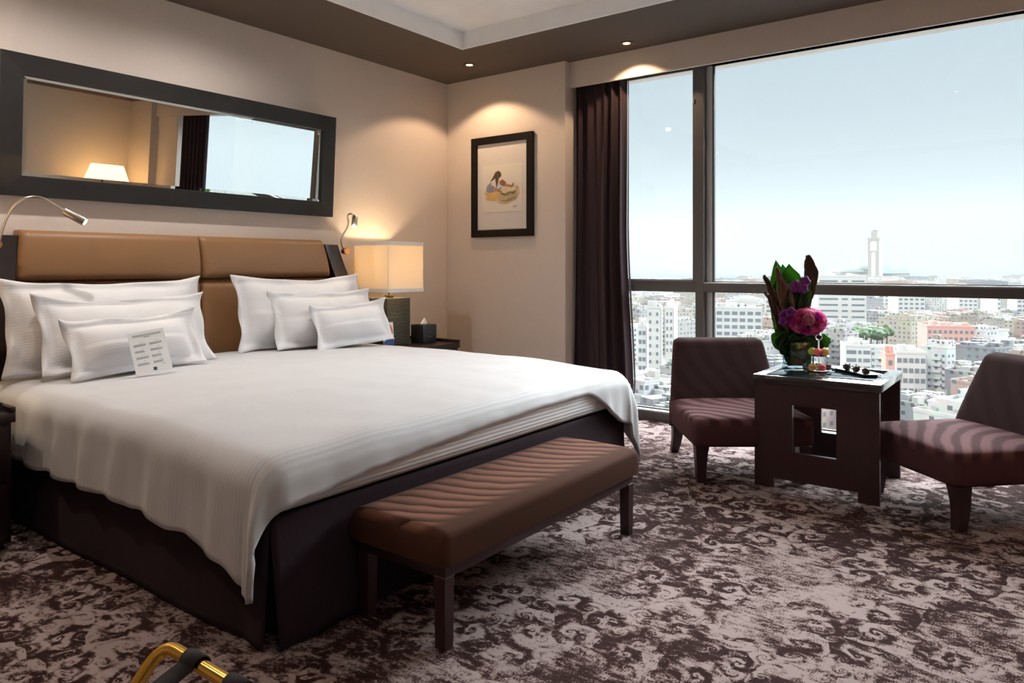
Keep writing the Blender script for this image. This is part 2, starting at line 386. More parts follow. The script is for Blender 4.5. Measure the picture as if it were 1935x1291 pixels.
# ------------------------------------------------------------------ lamps in the ceiling
m_bulb = mat('warm_bulb', (1, .8, .4), .5, emit=((1, .62, .20), 9))
def spot(parent, loc, power, size, blend, col, rad=.03, target=None):
    l = bpy.data.lights.new('lamp_light', 'SPOT'); l.energy = power; l.spot_size = R(size); l.spot_blend = blend; l.color = col; l.shadow_soft_size = rad
    o = bpy.data.objects.new('lamp_light', l); C.objects.link(o); o.parent = parent; o.location = loc
    if target is not None: o.rotation_euler = (-Vector(target)).to_track_quat('Z', 'Y').to_euler()
    return o
def downlight(x, y, power, label, size=122, blend=.22, col=(1, .68, .42), z=H):
    t = empty('downlight', (x, y, z), 0, label, 'ceiling light', 'downlights in the brown ceiling')
    b = nb(); lathe(b, [(.036, 0), (.052, 0), (.052, -.004), (.046, -.007), (.036, -.005)], 28); link('trim_ring', b, m_ceil, t)
    b = nb(); lathe(b, [(0, -.0005), (.035, -.0005), (.033, -.004), (.015, -.007), (0, -.0075)], 24); link('bulb', b, m_bulb, t)
    spot(t, (0, 0, -.02), power, size, blend, col)
downlight(4.575, 3.861, 34, 'small glowing ceiling downlight in the corner above the framed picture')
downlight(4.831, 2.549, 26, 'small glowing ceiling downlight nearest the window pelmet')
downlight(1.45, 3.70, 64, 'added unseen ceiling downlight above the left end of the headboard wall', 165, 1, (1, .92, .85))  # from here on, fixtures out of view, added to brighten the room
downlight(2.42, 3.70, 60, 'added unseen ceiling downlight above the middle of the headboard wall', 165, 1, (1, .94, .89))
downlight(-.1, 2.3, 22, 'added unseen ceiling downlight in the white tray beside the left flank of the bed', 140, 1, (1, .66, .42), TZ)  # added for warm light on the carpet left of the bed
downlight(.25, 3.95, 55, 'added unseen ceiling downlight above the left bedside table', 165, 1, (1, .82, .66))
downlight(.1, -.3, 12, 'added unseen ceiling downlight in the white tray behind the photographer', 150, 1, (1, .90, .82), TZ)  # this and the next are added as general fill
downlight(1.8, .8, 7, 'added unseen ceiling downlight in the white tray over the open carpet', 140, 1, (1, .90, .82), TZ)

# ------------------------------------------------------------------ curtain
cu = empty('curtain', (5.10, 2.9, 0), 0, 'dark plum floor-length curtain gathered at the left edge of the window', 'curtain')
def curt(u, v):
    z = .012 + v*(2.84-.012); w = (1-v)
    y1 = -.205 - .075*sm(.55, 0, v) + .045*sm(.10, 0, v); y0 = .262
    s = u; y = y0+(y1-y0)*s
    x = .033*math.sin(s*2*math.pi*6.2+.7*math.sin(v*3)) * (.75+.25*math.sin(s*9+v*2)) + .014*math.sin(s*31+v*1.5) - .03*w*w
    return Vector((x, y+.012*math.cos(s*2*math.pi*6.2), z))
b = nb(); grid(b, curt, 150, 40); o = link('drape', b, m_curtain, cu, auto=180)
s_ = o.modifiers.new('thick', 'SOLIDIFY'); s_.thickness = .004; s_.offset = 0
b = nb()
def lin(u, v):
    p = curt(1.0, v); return Vector((p.x+.006+.008*u, p.y-.001-.009*u*(1+.4*math.sin(v*5)), p.z))
grid(b, lin, 2, 40); o = link('lining', b, m_sheer, cu, auto=180)
b = nb(); box(b, -.035, .03, -.55, .268, 2.842, 2.861); link('curtain_track', b, m_white, cu, smooth=False)

# ------------------------------------------------------------------ bed
bed = empty('bed', (2.5, 3.1, 0), 0, 'wide double bed with plum fabric valance and white fitted sheet', 'bed')
BX0, BX1, BY0, BY1, SKT = 1.35, 3.65, 1.95, 4.19, .415
def L(p): return Vector(p)-Vector((2.5, 3.1, 0))
b = nb()   # box base hidden inside the valance
box(b, -1.10, 1.10, BY0-3.1+.045, BY1-3.1, .03, .40, .01); link('base', b, m_skirt, bed)
def skirt(name, p0, p1, nrm, seedv, open0=.0, open1=.0):
    p0, p1, nrm = L(p0), L(p1), Vector(nrm)
    def f(u, v):
        z = SKT*(1-v)+.008*v; q = p0.lerp(p1, u)
        ex = .004*math.sin(u*17+seedv)*v + .006*math.sin(u*5+seedv)*v + .020*v
        e0 = math.exp(-u*14)*open0*v; e1 = math.exp(-(1-u)*14)*open1*v
        q = q + (p1-p0).normalized()*(e0-e1) + nrm*(ex + .012*v*(math.exp(-((u-.06)/.03)**2)-math.exp(-((u-.94)/.03)**2)))
        return Vector((q.x, q.y, z))
    b = nb(); grid(b, f, 90, 16); o = link(name, b, m_skirt, bed, auto=180)
    s = o.modifiers.new('t', 'SOLIDIFY'); s.thickness = .006; s.offset = 0
skirt('valance_panel', (BX0, BY1, 0), (BX0, BY0, 0), (-1, 0, 0), 1.0, 0, .012)
skirt('valance_panel', (BX0, BY0, 0), (BX1, BY0, 0), (0, -1, 0), 2.0, .02, .02)
skirt('valance_panel', (BX1, BY0, 0), (BX1, BY1, 0), (1, 0, 0), 3.0, .012, 0)
b = nb()
def mt(u, v): pass
box(b, BX0-.012-2.5, BX1+.012-2.5, BY0-.022-3.1, BY1-3.1, .418, .585, .05, 5); link('mattress', b, m_sheet, bed)

# duvet: a sheet folded over the edges of the mattress
W2, RHO = 1.10, .105
def prof(s):
    if s <= 0: return 0.0, 0.0
    q = RHO*math.pi/2
    if s < q: a = s/RHO; return RHO*math.sin(a), RHO*(1-math.cos(a))
    return RHO + .06*(s-q), RHO + (s-q)
XC0, XC1, YC0, YC1 = BX0+.045, BX1-.045, BY0+.055, 4.18
def duvet(u, v):
    a = u; bb = v
    La, Lr = .378, .36
    # sheet coordinates
    sx = -La + a*(XC1-XC0+La+Lr); 
    Lf = .215 - .055*sm(.10, .45, a) - .02*sm(.4, .7, a) + .20*sm(.73, .885, a)
    sy = -Lf + bb*(YC1-YC0+Lf)
    x = XC0+sx; y = YC0+sy
    ox = max(0, -sx) if sx < 0 else max(0, sx-(XC1-XC0)); sgx = -1 if sx < 0 else 1
    oy = max(0, -sy)
    cx_ = min(max(x, XC0), XC1); cy_ = max(y, YC0)
    top = .640 + .020*math.sin(math.pi*min(1, max(0, (cx_-XC0)/(XC1-XC0))))**.5 - .030*sm(2.7, 2.0, cy_) + .012*noise.noise(Vector((x*1.6, y*1.6, 3))) + .004*noise.noise(Vector((x*6, y*5, 1)))
    r = math.hypot(ox, oy)
    if r == 0: return Vector((cx_, cy_, top))
    phi = math.atan2(oy, ox)
    corner = math.sin(2*phi)**2
    if sgx < 0: r2 = r*(1+.20*math.exp(-max(0, sy)/.11)*math.cos(phi)**2)
    else: r2 = r*(1+.16*corner)
    h_, dz = prof(r2)
    dirx, diry = math.cos(phi)*sgx, -math.sin(phi)
    fold = 0
    k = sm(.06, .30, r2)
    side = 1-sm(.0, .5, phi) if oy > 0 else 1
    if oy == 0 or phi < .5: fold += side*k*(.009*math.sin(y*21+1.6*math.sin(y*4)) + .003*math.sin(y*47+1))
    if phi > .9: fold += sm(.9, 1.4, phi)*k*(.006*math.sin(x*19)+.003*math.sin(x*47))
    fold += corner*k*.020*math.sin(phi*9+1)
    out_ = h_+fold + corner*(.0 if sgx < 0 else .03)*k
    z = top-dz + .006*k*math.sin(y*23+x*17)
    return Vector((cx_+dirx*out_ - (.040*corner*k if sgx < 0 else 0), cy_+diry*out_, z))
b = nb(); grid(b, duvet, 150, 150)
o = link('duvet', b, m_duvet, None, auto=180); tag(o, 'thick white striped duvet spread over the bed with pointed hanging corners', 'duvet')
s_ = o.modifiers.new('thick', 'SOLIDIFY'); s_.thickness = .022; s_.offset = -1

# pillows
def pillow_bm(w, h, t, seed, fl=.045):
    rnd = random.Random(seed); b = nb(); N = 44; NV = 30
    iw, ih = w/2-fl, h/2-fl
    def surf(side):
        def f(u, v):
            x = (u*2-1)*w/2; z = (v*2-1)*h/2
            px = min(1, abs(x)/iw); pz = min(1, abs(z)/ih)
            th = t/2*((1-px**2.6)**.75)*((1-pz**2.4)**.72) if px < 1 and pz < 1 else 0
            nx, nz = x/(w/2), z/(h/2)
            xs = x*(1-.075*(1-nz*nz)*abs(nx)); zs = z*(1-(.17 if nz > 0 else .06)*(1-abs(nx)**2.4)*abs(nz))+.012*noise.noise(Vector((nx*1.5, seed*3, 2)))*max(0, nz)
            if nz < 0: th *= 1.12
            q = Vector((x*5, z*5, seed)); edge_ = max(abs(nx), abs(nz))
            wr = noise.noise(q*.8)*.016*(1 if th > 0 else .3) + noise.noise(q*2.2)*.005 + noise.noise(Vector((x*30, z*6, seed)))*.003*sm(.55, .9, edge_)
            edge = max(abs(nx), abs(nz))
            fl_y = .010*math.sin(x*(11+seed*1.7)+seed*2)*sm(.9, 1, edge) + .014*math.sin(z*26+seed*2)*sm(.93, 1, abs(nx))
            fr_ = min(1, max(0, (abs(x)-iw)/fl, (abs(z)-ih)/fl)); y = side*(th+.0022+.0055*math.sin(math.pi*fr_)) + wr*(-1) + fl_y - .018*(abs(nx)**5)*(abs(nz)**5)
            zs += .010*noise.noise(Vector((x*4, 7, seed)))
            return Vector((xs, y, zs+h/2))
        return f
    A = grid(b, surf(-1), N, NV); B = grid(b, surf(1), N, NV)
    def br(l1, l2):
        for i in range(len(l1)-1): b.faces.new((l1[i], l1[i+1], l2[i+1], l2[i]))
    br(A[0], B[0]); br(A[-1], B[-1]); br([r[0] for r in A], [r[0] for r in B]); br([r[-1] for r in A], [r[-1] for r in B])
    return b
def pillow(x, y, z, w, h, t, tilt, seed, label, ry=0, rz=0):
    o = link('pillow', pillow_bm(w, h, t, seed), m_linen, None, auto=180)
    o.location = (x, y, z); o.rotation_euler = (-R(tilt), R(ry), R(rz))
    tag(o, label, 'pillow', 'white pillows on the bed'); return o
pillow(1.84, 4.02, .655, 1.06, .50, .21, 12, 1, 'largest white pillow of the left stack, leaning on the tan headboard', 0, 0)
pillow(1.87, 3.88, .66, .90, .42, .17, 20, 2, 'medium white pillow in the middle of the left stack', 0, 0)
pillow(1.845, 3.735, .66, .70, .32, .145, 24, 3, 'small white pillow at the front of the left stack, behind the leaflet', -2, 2)
pillow(3.10, 4.06, .655, 1.04, .50, .21, 10, 4, 'largest white pillow of the right stack, leaning on the tan headboard', 0, 0)
pillow(3.20, 3.93, .66, .84, .40, .17, 16, 5, 'medium white pillow in the middle of the right stack', 0, -2)
pillow(3.315, 3.79, .66, .64, .315, .15, 18, 6, 'small white pillow at the front of the right stack beside the lamp', -3, -4)

# leaflet on the left pillows
lf = empty('leaflet', (1.825, 3.585, .672), 0, 'printed white leaflet card leaning on the small left pillow', 'leaflet')
lf.rotation_euler = (-R(17), R(-8), R(-12))
b = nb(); box(b, -.085, .085, -.001, .001, 0, .215); link('card', b, m_paper, lf, smooth=False)
b = nb()
def ln(x0, x1, z, hh=.0022): box(b, x0, x1, -.0016, -.001, z, z+hh)
ln(-.065, .070, .196, .003); ln(-.062, .066, .190); ln(-.015, .014, .182, .003)
rr = random.Random(4)
for k in range(4):
    zc = .150-k*.032
    for (a, c) in ((-.068, -.008), (.004, .066)):
        for q in range(3): ln(a, c-rr.random()*.02, zc-q*.0042, .0016)
        cxx = (a+c)/2+.006
        for w in range(6):
            an = w*math.pi/5; box(b, cxx+.006*math.cos(an)-.0006, cxx+.006*math.cos(an)+.0006, -.0016, -.001, zc+.006+.006*math.sin(an), zc+.008+.006*math.sin(an))
ln(.045, .058, .034, .002)
link('printed_text', b, m_ink, lf, smooth=False)
b = nb(); box(b, -.002, .014, -.0017, -.001, .010, .026); o = link('printed_emblem', b, m_teal, lf, smooth=False); o['label'] = 'dark teal square emblem'

# ------------------------------------------------------------------ headboard
hb = empty('headboard', (2.5, 4.38, 0), 0, 'wide tan leather headboard with dark wood side wings', 'headboard')
def pad(name, xt0, xt1, xb0, xb1, yt, yb, zt, zb, bulge, th=.07, cr_=.02):
    b = nb()
    def f(u, v):
        z = zb+(zt-zb)*v; x0 = xb0+(xt0-xb0)*v; x1 = xb1+(xt1-xb1)*v; x = x0+(x1-x0)*u
        e = min(min(u, 1-u)*(x1-x0), min(v, 1-v)*(zt-zb)); r = .035
        yy = yb+(yt-yb)*v - bulge*math.sin(math.pi*min(1, max(0, v)))**.6
        if e < r: yy += r*(1-math.sqrt(max(0, 1-((r-e)/r)**2)))
        return Vector((x-2.5, yy-4.38, z))
    A = grid(b, f, 60, 24)
    B = grid(b, lambda u, v: Vector((f(u, v).x, 4.445-4.38, f(u, v).z)), 60, 24)
    def br(l1, l2):
        for i in range(len(l1)-1): b.faces.new((l1[i], l1[i+1], l2[i+1], l2[i]))
    br(A[0], B[0]); br(A[-1], B[-1]); br([r[0] for r in A], [r[0] for r in B]); br([r[-1] for r in A], [r[-1] for r in B])
    return link(name, b, m_leather, hb, auto=60)
XM = 2.497
pad('upper_cushion', 1.505, XM, 1.470, XM, 4.335, 4.30, 1.392, 1.122, .018)
pad('upper_cushion', XM, 3.465, XM, 3.515, 4.335, 4.30, 1.392, 1.122, .018)
pad('lower_cushion', 1.470, XM, 1.44, XM, 4.315, 4.29, 1.118, .35, .006)
pad('lower_cushion', XM, 3.515, XM, 3.54, 4.315, 4.29, 1.118, .35, .006)
for sg, xa in ((-1, 1.44), (1, 3.56)):
    b = nb(); P = []
    # sleigh-curved wing: ribbon in y-z, thick in x
    cen = [(4.40, 1.362), (4.385, 1.30), (4.355, 1.20), (4.31, 1.08), (4.27, .95), (4.245, .80), (4.24, .60), (4.24, .30), (4.24, .0)]
    rings = []
    for i, (y, z) in enumerate(cen):
        k = min(1, (1.362-z)/.30)
        xc = xa+sg*(.0+.055*k)-2.5; hw = .062
        rings.append([(xc-hw, y-4.38-.035, z), (xc+hw, y-4.38-.035, z), (xc+hw, .064, z), (xc-hw, .064, z)])
    t = bmesh.new(); loft(t, rings); merge(b, t); link('side_wing', b, m_dwood, hb, auto=30)
# reading lamps fixed to the wings
m_tip = mat('reading_bulb', (1, .9, .7), .5, emit=((1, .85, .6), 6))
def reader(base, pts, head0, head1, label):
    t = empty('reading_lamp', base, 0, label, 'reading lamp', 'gooseneck lamps beside the headboard'); B = Vector(base)
    b = nb(); lathe(b, [(0, -.022), (.022, -.022), (.026, -.018), (.026, .018), (.022, .022), (0, .022)], 20, M=Matrix.Rotation(R(90), 4, 'X')); link('mount', b, m_copper, t)
    b = nb(); tube(b, [Vector(p)-B for p in pts], .0065, 10); link('gooseneck', b, m_steel, t)
    h0, h1 = Vector(head0)-B, Vector(head1)-B; d = (h1-h0)
    b = nb(); tube(b, [h0, h0+d*.02, h0+d*.12, h0+d*.9, h1], [.010, .019, .021, .022, .020], 16); link('lamp_head', b, m_steel, t)
    b = nb(); tube(b, [h1-d*.02, h1+d*.03], .0165, 14); link('bulb', b, m_tip, t)
    return t, h1, d
t, h1, d = reader((3.665, 4.33, 1.315), bez((3.645, 4.33, 1.335), (3.56, 4.31, 1.44), (3.665, 4.26, 1.46), (3.605, 4.23, 1.56), 16)+bez((3.605, 4.23, 1.56), (3.585, 4.21, 1.60), (3.60, 4.17, 1.60), (3.612, 4.16, 1.565), 8)[1:], (3.614, 4.16, 1.568), (3.575, 4.125, 1.495), 'gooseneck reading lamp at the right wing of the headboard')
spot(t, h1+d*.08, 2.5, 70, .6, (1, .9, .75), .01, d)
t, h1, d = reader((1.375, 4.30, 1.31), bez((1.385, 4.28, 1.32), (1.38, 4.16, 1.52), (1.44, 4.12, 1.56), (1.50, 4.08, 1.545), 16)+bez((1.50, 4.08, 1.545), (1.53, 4.06, 1.535), (1.56, 4.03, 1.50), (1.585, 4.01, 1.475), 8)[1:], (1.58, 4.01, 1.48), (1.655, 3.955, 1.425), 'gooseneck reading lamp arching over the left end of the headboard')
spot(t, h1+d*.08, 2.5, 70, .6, (1, .9, .75), .01, d)

# ------------------------------------------------------------------ mirror (hung leaning slightly forward)
mi = empty('wall_mirror', (2.49, YW-.012, 1.575), 0, 'long wall mirror in a wide black frame above the headboard', 'mirror')
mi.rotation_euler = (R(3.1), 0, 0)
MX0, MX1, MH = 1.417-2.49, 3.60-2.49, .752; FW = .108
def bar(b, poly, axis, a, c):
    prism(b, poly, axis, a, c, .003)
b = nb()
def fr(b, x0, x1, z0, z1, fw, y0, y1, yi):
    o_ = [(x0, z0), (x1, z0), (x1, z1), (x0, z1)]; i_ = [(x0+fw, z0+fw), (x1-fw, z0+fw), (x1-fw, z1-fw), (x0+fw, z1-fw)]
    def R_(pts, y): return [b.verts.new((p[0], y, p[1])) for p in pts]
    A, B, Cc, D = R_(o_, y1), R_(o_, y0), R_(i_, yi), R_(i_, y1)
    for P, Q in ((A, B), (B, Cc), (Cc, D), (D, A)):
        for k in range(4): b.faces.new((P[k], P[(k+1) % 4], Q[(k+1) % 4], Q[k]))
fr(b, MX0, MX1, 0, MH, FW, -.042, 0, -.034); link('frame', b, m_mframe, mi, smooth=False)
b = nb()
x0, x1, z0, z1 = MX0+FW-.004, MX1-FW+.004, FW-.004, MH-FW+.004; bw = .024
o_ = [(x0, z0), (x1, z0), (x1, z1), (x0, z1)]; i_ = [(x0+bw, z0+bw), (x1-bw, z0+bw), (x1-bw, z1-bw), (x0+bw, z1-bw)]
O = [b.verts.new((p[0], -.019, p[1])) for p in o_]; I = [b.verts.new((p[0], -.0215, p[1])) for p in i_]; K = [b.verts.new((p[0], -.010, p[1])) for p in o_]
for k in range(4):
    j = (k+1) % 4; b.faces.new((O[k], O[j], I[j], I[k])); b.faces.new((O[k], K[k], K[j], O[j]))
b.faces.new(I); b.faces.new(K[::-1]); link('mirror_glass', b, m_mirror, mi, smooth=False)

# ------------------------------------------------------------------ framed picture
pc = empty('framed_picture', (XP, 3.807, 1.453), 0, 'watercolour of a seated figure in a black frame on the wall by the window', 'picture')
b = nb()
def fr2(b, y0, y1, z0, z1, fw):
    o_ = [(y0, z0), (y1, z0), (y1, z1), (y0, z1)]; i_ = [(y0+fw, z0+fw), (y1-fw, z0+fw), (y1-fw, z1-fw), (y0+fw, z1-fw)]
    def R_(pts, x): return [b.verts.new((x, p[0], p[1])) for p in pts]
    A, B, Cc, D = R_(o_, -.001), R_(o_, -.030), R_(i_, -.030), R_(i_, -.001)
    for P, Q in ((A, B), (B, Cc), (Cc, D), (D, A)):
        for k in range(4): b.faces.new((P[k], P[(k+1) % 4], Q[(k+1) % 4], Q[k]))
fr2(b, -.332, .332, 0, .872, .062); link('frame', b, m_pframe, pc, smooth=False)
b = nb(); box(b, -.012, -.002, -.272, .272, .060, .812); link('mount_board', b, m_mat_board, pc, smooth=False)
b = nb(); box(b, -.0135, -.0125, -.215, .215, .215, .625); art = link('drawing_paper', b, m_art, pc, smooth=False)
# drawing: coordinates (left..right 0..1, bottom..top 0..1) on the sheet; y world decreases to the right
def blob(name, col, pts, lay):
    b = nb(); vs = [b.verts.new((-.0136-lay*.0004, .215-.43*p[0], .215+.41*p[1])) for p in pts]
    b.faces.new(vs); r = bmesh.ops.extrude_face_region(b, geom=list(b.faces)); 
    bmesh.ops.translate(b, vec=(-.0003, 0, 0), verts=[g for g in r['geom'] if isinstance(g, bmesh.types.BMVert)])
    link(name, b, mat('paint_'+name, col, .9, noise_=(30, .35, (1, 1, 1))), art, smooth=False)
blob('ground_wash', (.60, .47, .27), [(.03, .42), (.12, .33), (.10, .26), (.35, .22), (.45, .16), (.62, .15), (.85, .22), (.94, .34), (.93, .50), (.86, .53), (.70, .50), (.40, .44), (.2, .48)], 0)
blob('stone_basin', (.50, .42, .27), [(.42, .22), (.62, .18), (.83, .24), (.90, .36), (.88, .50), (.74, .53), (.60, .52), (.50, .48), (.44, .38)], 1)
blob('stone_slab', (.70, .60, .42), [(.50, .38), (.62, .36), (.70, .42), (.84, .44), (.84, .52), (.66, .55), (.52, .52)], 2)
blob('ochre_basket', (.66, .44, .16), [(.08, .28), (.20, .25), (.34, .28), (.44, .40), (.38, .47), (.26, .46), (.14, .42)], 3)
blob('blue_skirt', (.24, .28, .42), [(.10, .44), (.12, .56), (.20, .62), (.32, .66), (.50, .52), (.46, .46), (.30, .43), (.18, .42)], 4)
blob('pale_dress', (.62, .60, .64), [(.22, .54), (.24, .66), (.34, .70), (.46, .62), (.48, .52), (.36, .46)], 5)
blob('maroon_sleeve', (.25, .10, .07), [(.44, .64), (.52, .68), (.60, .62), (.62, .55), (.54, .54), (.46, .58)], 6)
blob('painted_arm', (.42, .22, .12), [(.22, .52), (.28, .50), (.42, .42), (.50, .38), (.50, .42), (.40, .48), (.30, .55), (.24, .57)], 7)
blob('painted_arm', (.42, .22, .12), [(.58, .55), (.74, .50), (.80, .53), (.80, .60), (.77, .58), (.74, .54), (.60, .59)], 7)
blob('painted_hair', (.10, .06, .035), [(.20, .64), (.28, .74), (.34, .84), (.42, .87), (.48, .82), (.48, .75), (.42, .72), (.40, .60), (.37, .50), (.35, .62), (.34, .71), (.28, .68)], 8)
blob('basin_shadow', (.22, .16, .08), [(.48, .36), (.60, .33), (.68, .38), (.80, .36), (.86, .44), (.78, .40), (.68, .415), (.60, .37), (.50, .40)], 9)
blob('basin_shadow', (.28, .20, .10), [(.46, .24), (.60, .215), (.76, .26), (.86, .31), (.76, .28), (.60, .235)], 9)
blob('signature', (.18, .16, .15), [(.78, .09), (.84, .115), (.90, .12), (.86, .105), (.82, .09), (.79, .08)], 9)

# ------------------------------------------------------------------ bedside tables
def nightstand(x0, x1, y0, y1, label):
    cx_, cy_ = (x0+x1)/2, (y0+y1)/2; t = empty('bedside_table', (cx_, cy_, 0), 0, label, 'bedside table', 'dark wood bedside tables')
    w, d = (x1-x0)/2, (y1-y0)/2
    b = nb(); box(b, -w+.012, w-.012, -d+.014, d, .03, .54, .004); link('body', b, m_dwood, t)
    b = nb(); box(b, -w, w, -d, d, .54, .582, .004); link('tabletop', b, m_dwood, t)
    b = nb(); box(b, -w, w, d-.022, d, .5825, .605, .003); box(b, w-.022, w, -d, d-.023, .5825, .605, .003); box(b, -w, -w+.022, -d, d-.023, .5825, .605, .003)
    link('raised_lip', b, m_dwood, t)
    for z0, z1 in ((.06, .285), (.30, .525)):
        b = nb(); box(b, -w+.03, w-.03, -d-.004, -d+.013, z0, z1, .003); dr = link('drawer', b, m_dwood, t)
        b = nb(); box(b, -.05, .05, -d-.014, -d-.0045, (z0+z1)/2-.006, (z0+z1)/2+.006, .003); link('handle', b, m_steel, dr)
    b = nb(); box(b, -w+.03, w-.03, -d+.04, d-.02, 0, .03); link('plinth', b, m_dwood, t)
nightstand(3.775, 4.445, 3.85, 4.435, 'dark wood bedside table beneath the lit square-shade lamp')
nightstand(.53, 1.20, 3.52, 4.40, 'dark wood bedside table at the left edge of the photo')

# lamp
m_shade = bpy.data.materials.new('cream_shade'); m_shade.use_nodes = True
t_ = m_shade.node_tree; pb = t_.nodes['Principled BSDF']; pb.inputs['Base Color'].default_value = (.88, .84, .75, 1); pb.inputs['Roughness'].default_value = .9
tr_ = t_.nodes.new('ShaderNodeBsdfTranslucent'); tr_.inputs[0].default_value = (.86, .72, .50, 1)
nn = t_.nodes.new('ShaderNodeTexNoise'); nn.inputs['Scale'].default_value = 90
mx_ = t_.nodes.new('ShaderNodeMixShader'); mx_.inputs[0].default_value = .36
bb_ = t_.nodes.new('ShaderNodeBump'); bb_.inputs['Strength'].default_value = .08; t_.links.new(nn.outputs['Fac'], bb_.inputs['Height']); t_.links.new(bb_.outputs[0], pb.inputs['Normal'])
t_.links.new(pb.outputs[0], mx_.inputs[1]); t_.links.new(tr_.outputs[0], mx_.inputs[2]); t_.links.new(mx_.outputs[0], t_.nodes['Material Output'].inputs[0])
m_trimf = mat('shade_trim', (.80, .76, .70), .8)
m_lbase = mat('ribbed_olive_base', (.055, .050, .030), .4, noise_=(11, .95, (1.2, 1.2, 16)), bump=(11, 1, (1.2, 1.2, 16)))
def table_lamp(x, y, label, sx=.19, power=12):
    t = empty('table_lamp', (x, y, .583), 0, label, 'table lamp', 'square-shade bedside lamps')
    b = nb(); box(b, -.125, .125, -.11, .11, 0, .368, .003); link('lamp_base', b, m_lbase, t)
    b = nb(); box(b, -.026, .026, -.026, .026, .3685, .390, .003); link('collar', b, m_abrass, t)
    b = nb(); tube(b, [(0, 0, .390), (0, 0, .56)], .009, 12); link('stem', b, m_abrass, t)
    z0, z1 = .418, .805
    b = nb(); r = sx
    for (a0, a1, c0, c1) in ((-r, r, -r, -r+.003), (-r, r, r-.003, r), (-r, -r+.003, -r+.003, r-.003), (r-.003, r, -r+.003, r-.003)): box(b, a0, a1, c0, c1, z0, z1)
    sh = link('lamp_shade', b, m_shade, t, smooth=False)
    for q0, q1 in ((z0-.002, z0+.026), (z1-.026, z1+.002)):
        b = nb()
        for (a0, a1, c0, c1) in ((-r-.002, r+.002, -r-.002, -r), (-r-.002, r+.002, r, r+.002), (-r-.002, -r, -r, r), (r, r+.002, -r, r)): box(b, a0, a1, c0, c1, q0, q1)
        link('shade_trim', b, m_trimf, sh, smooth=False)
    b = nb(); ball(b, (0, 0, .60), .032); bm_ = link('bulb', b, mat('lamp_bulb', (1, .8, .5), .5, emit=((1, .60, .24), 12)), t)
    l = bpy.data.lights.new('lamp_light', 'POINT'); l.energy = power; l.color = (1, .74, .44); l.shadow_soft_size = .04
    o = bpy.data.objects.new('lamp_light', l); C.objects.link(o); o.parent = t; o.location = (0, 0, .66)
table_lamp(4.005, 4.21, 'table lamp with lit cream square shade beside the right pillows')
table_lamp(.86, 4.05, 'table lamp on the left bedside table outside the photo')
# tissue box
tb = empty('tissue_box', (4.285, 4.10, .583), 0, 'black cube tissue box with white tissue on the right bedside table', 'tissue box')
b = nb(); box(b, -.078, .078, -.07, .07, 0, .145, .004); link('box', b, m_black, tb)
b = nb()
rings = []
for i, (r, z) in enumerate([(.034, .1455), (.030, .155), (.020, .172), (.010, .186), (.002, .196)]):
    rings.append([((r*(1+.25*math.sin(3*a+i)))*math.cos(a)+.004*i*.3, .5*r*math.sin(a), z) for a in [2*math.pi*k/14 for k in range(14)]])
loft(b, rings); link('tissue', b, m_paper, tb, auto=180)
b = nb(); box(b, -.0012, .0012, -.0708, -.0702, .07, .095); box(b, -.026, .026, -.0708, -.0702, .052, .0535); box(b, -.016, .016, -.0708, -.0702, .045, .0465)
o = link('printed_mark', b, m_ink, tb, smooth=False)
# postcard in front of the lamp base
pcd = empty('postcard', (3.885, 4.078, .583), 0, 'small photo card propped against the lamp base beside the pillow', 'card'); pcd.rotation_euler = (R(-5), 0, 0)
b = nb(); box(b, -.060, .050, -.0012, .0012, 0, .185); link('card', b, m_paper, pcd, smooth=False)
def cb(name, col, pts, lay):
    b = nb(); vs = [b.verts.new((p[0], -.0014-lay*.0003, p[1])) for p in pts]; b.faces.new(vs); r = bmesh.ops.extrude_face_region(b, geom=list(b.faces))
    bmesh.ops.translate(b, vec=(0, -.0003, 0), verts=[g for g in r['geom'] if isinstance(g, bmesh.types.BMVert)])
    link(name, b, mat('print_'+name, col, .5), pcd, smooth=False)
cb('blue_garment', (.03, .06, .22), [(-.060, .0), (.050, 0), (.048, .065), (.01, .085), (-.02, .06), (-.058, .04)], 0)
cb('skin_tone', (.62, .26, .16), [(-.05, .06), (-.01, .075), (.045, .10), (.045, .12), (.034, .155), (.01, .178), (-.03, .17), (-.055, .13)], 1)
cb('red_shade', (.32, .10, .06), [(.0, .09), (.02, .10), (.026, .13), (.016, .155), (.012, .14), (.014, .115)], 2)
# telephone at left
ph = empty('telephone', (1.072, 3.63, .606), R(4), 'black bedside telephone at the left edge of the photo', 'telephone')
ph.location.z = .583
b = nb(); prism(b, [(-.10, 0), (.09, 0), (.09, .025), (-.10, .05)], 0, -.08, .08, .008); link('body', b, m_blackg, ph)
b = nb(); tube(b, [(-.06, -.085, .055), (-.06, -.06, .064), (-.06, 0, .070), (-.06, .05, .066), (-.06, .085, .055)], [.016, .019, .012, .012, .019], 12); link('handset', b, m_blackg, ph)
b = nb()
for i in range(3):
    for j in range(4): box(b, -.005+i*.024, .012+i*.024, -.05+j*.028, -.032+j*.028, .040-j*.003, .0475-j*.003, .002)
link('keypad', b, m_black, ph)

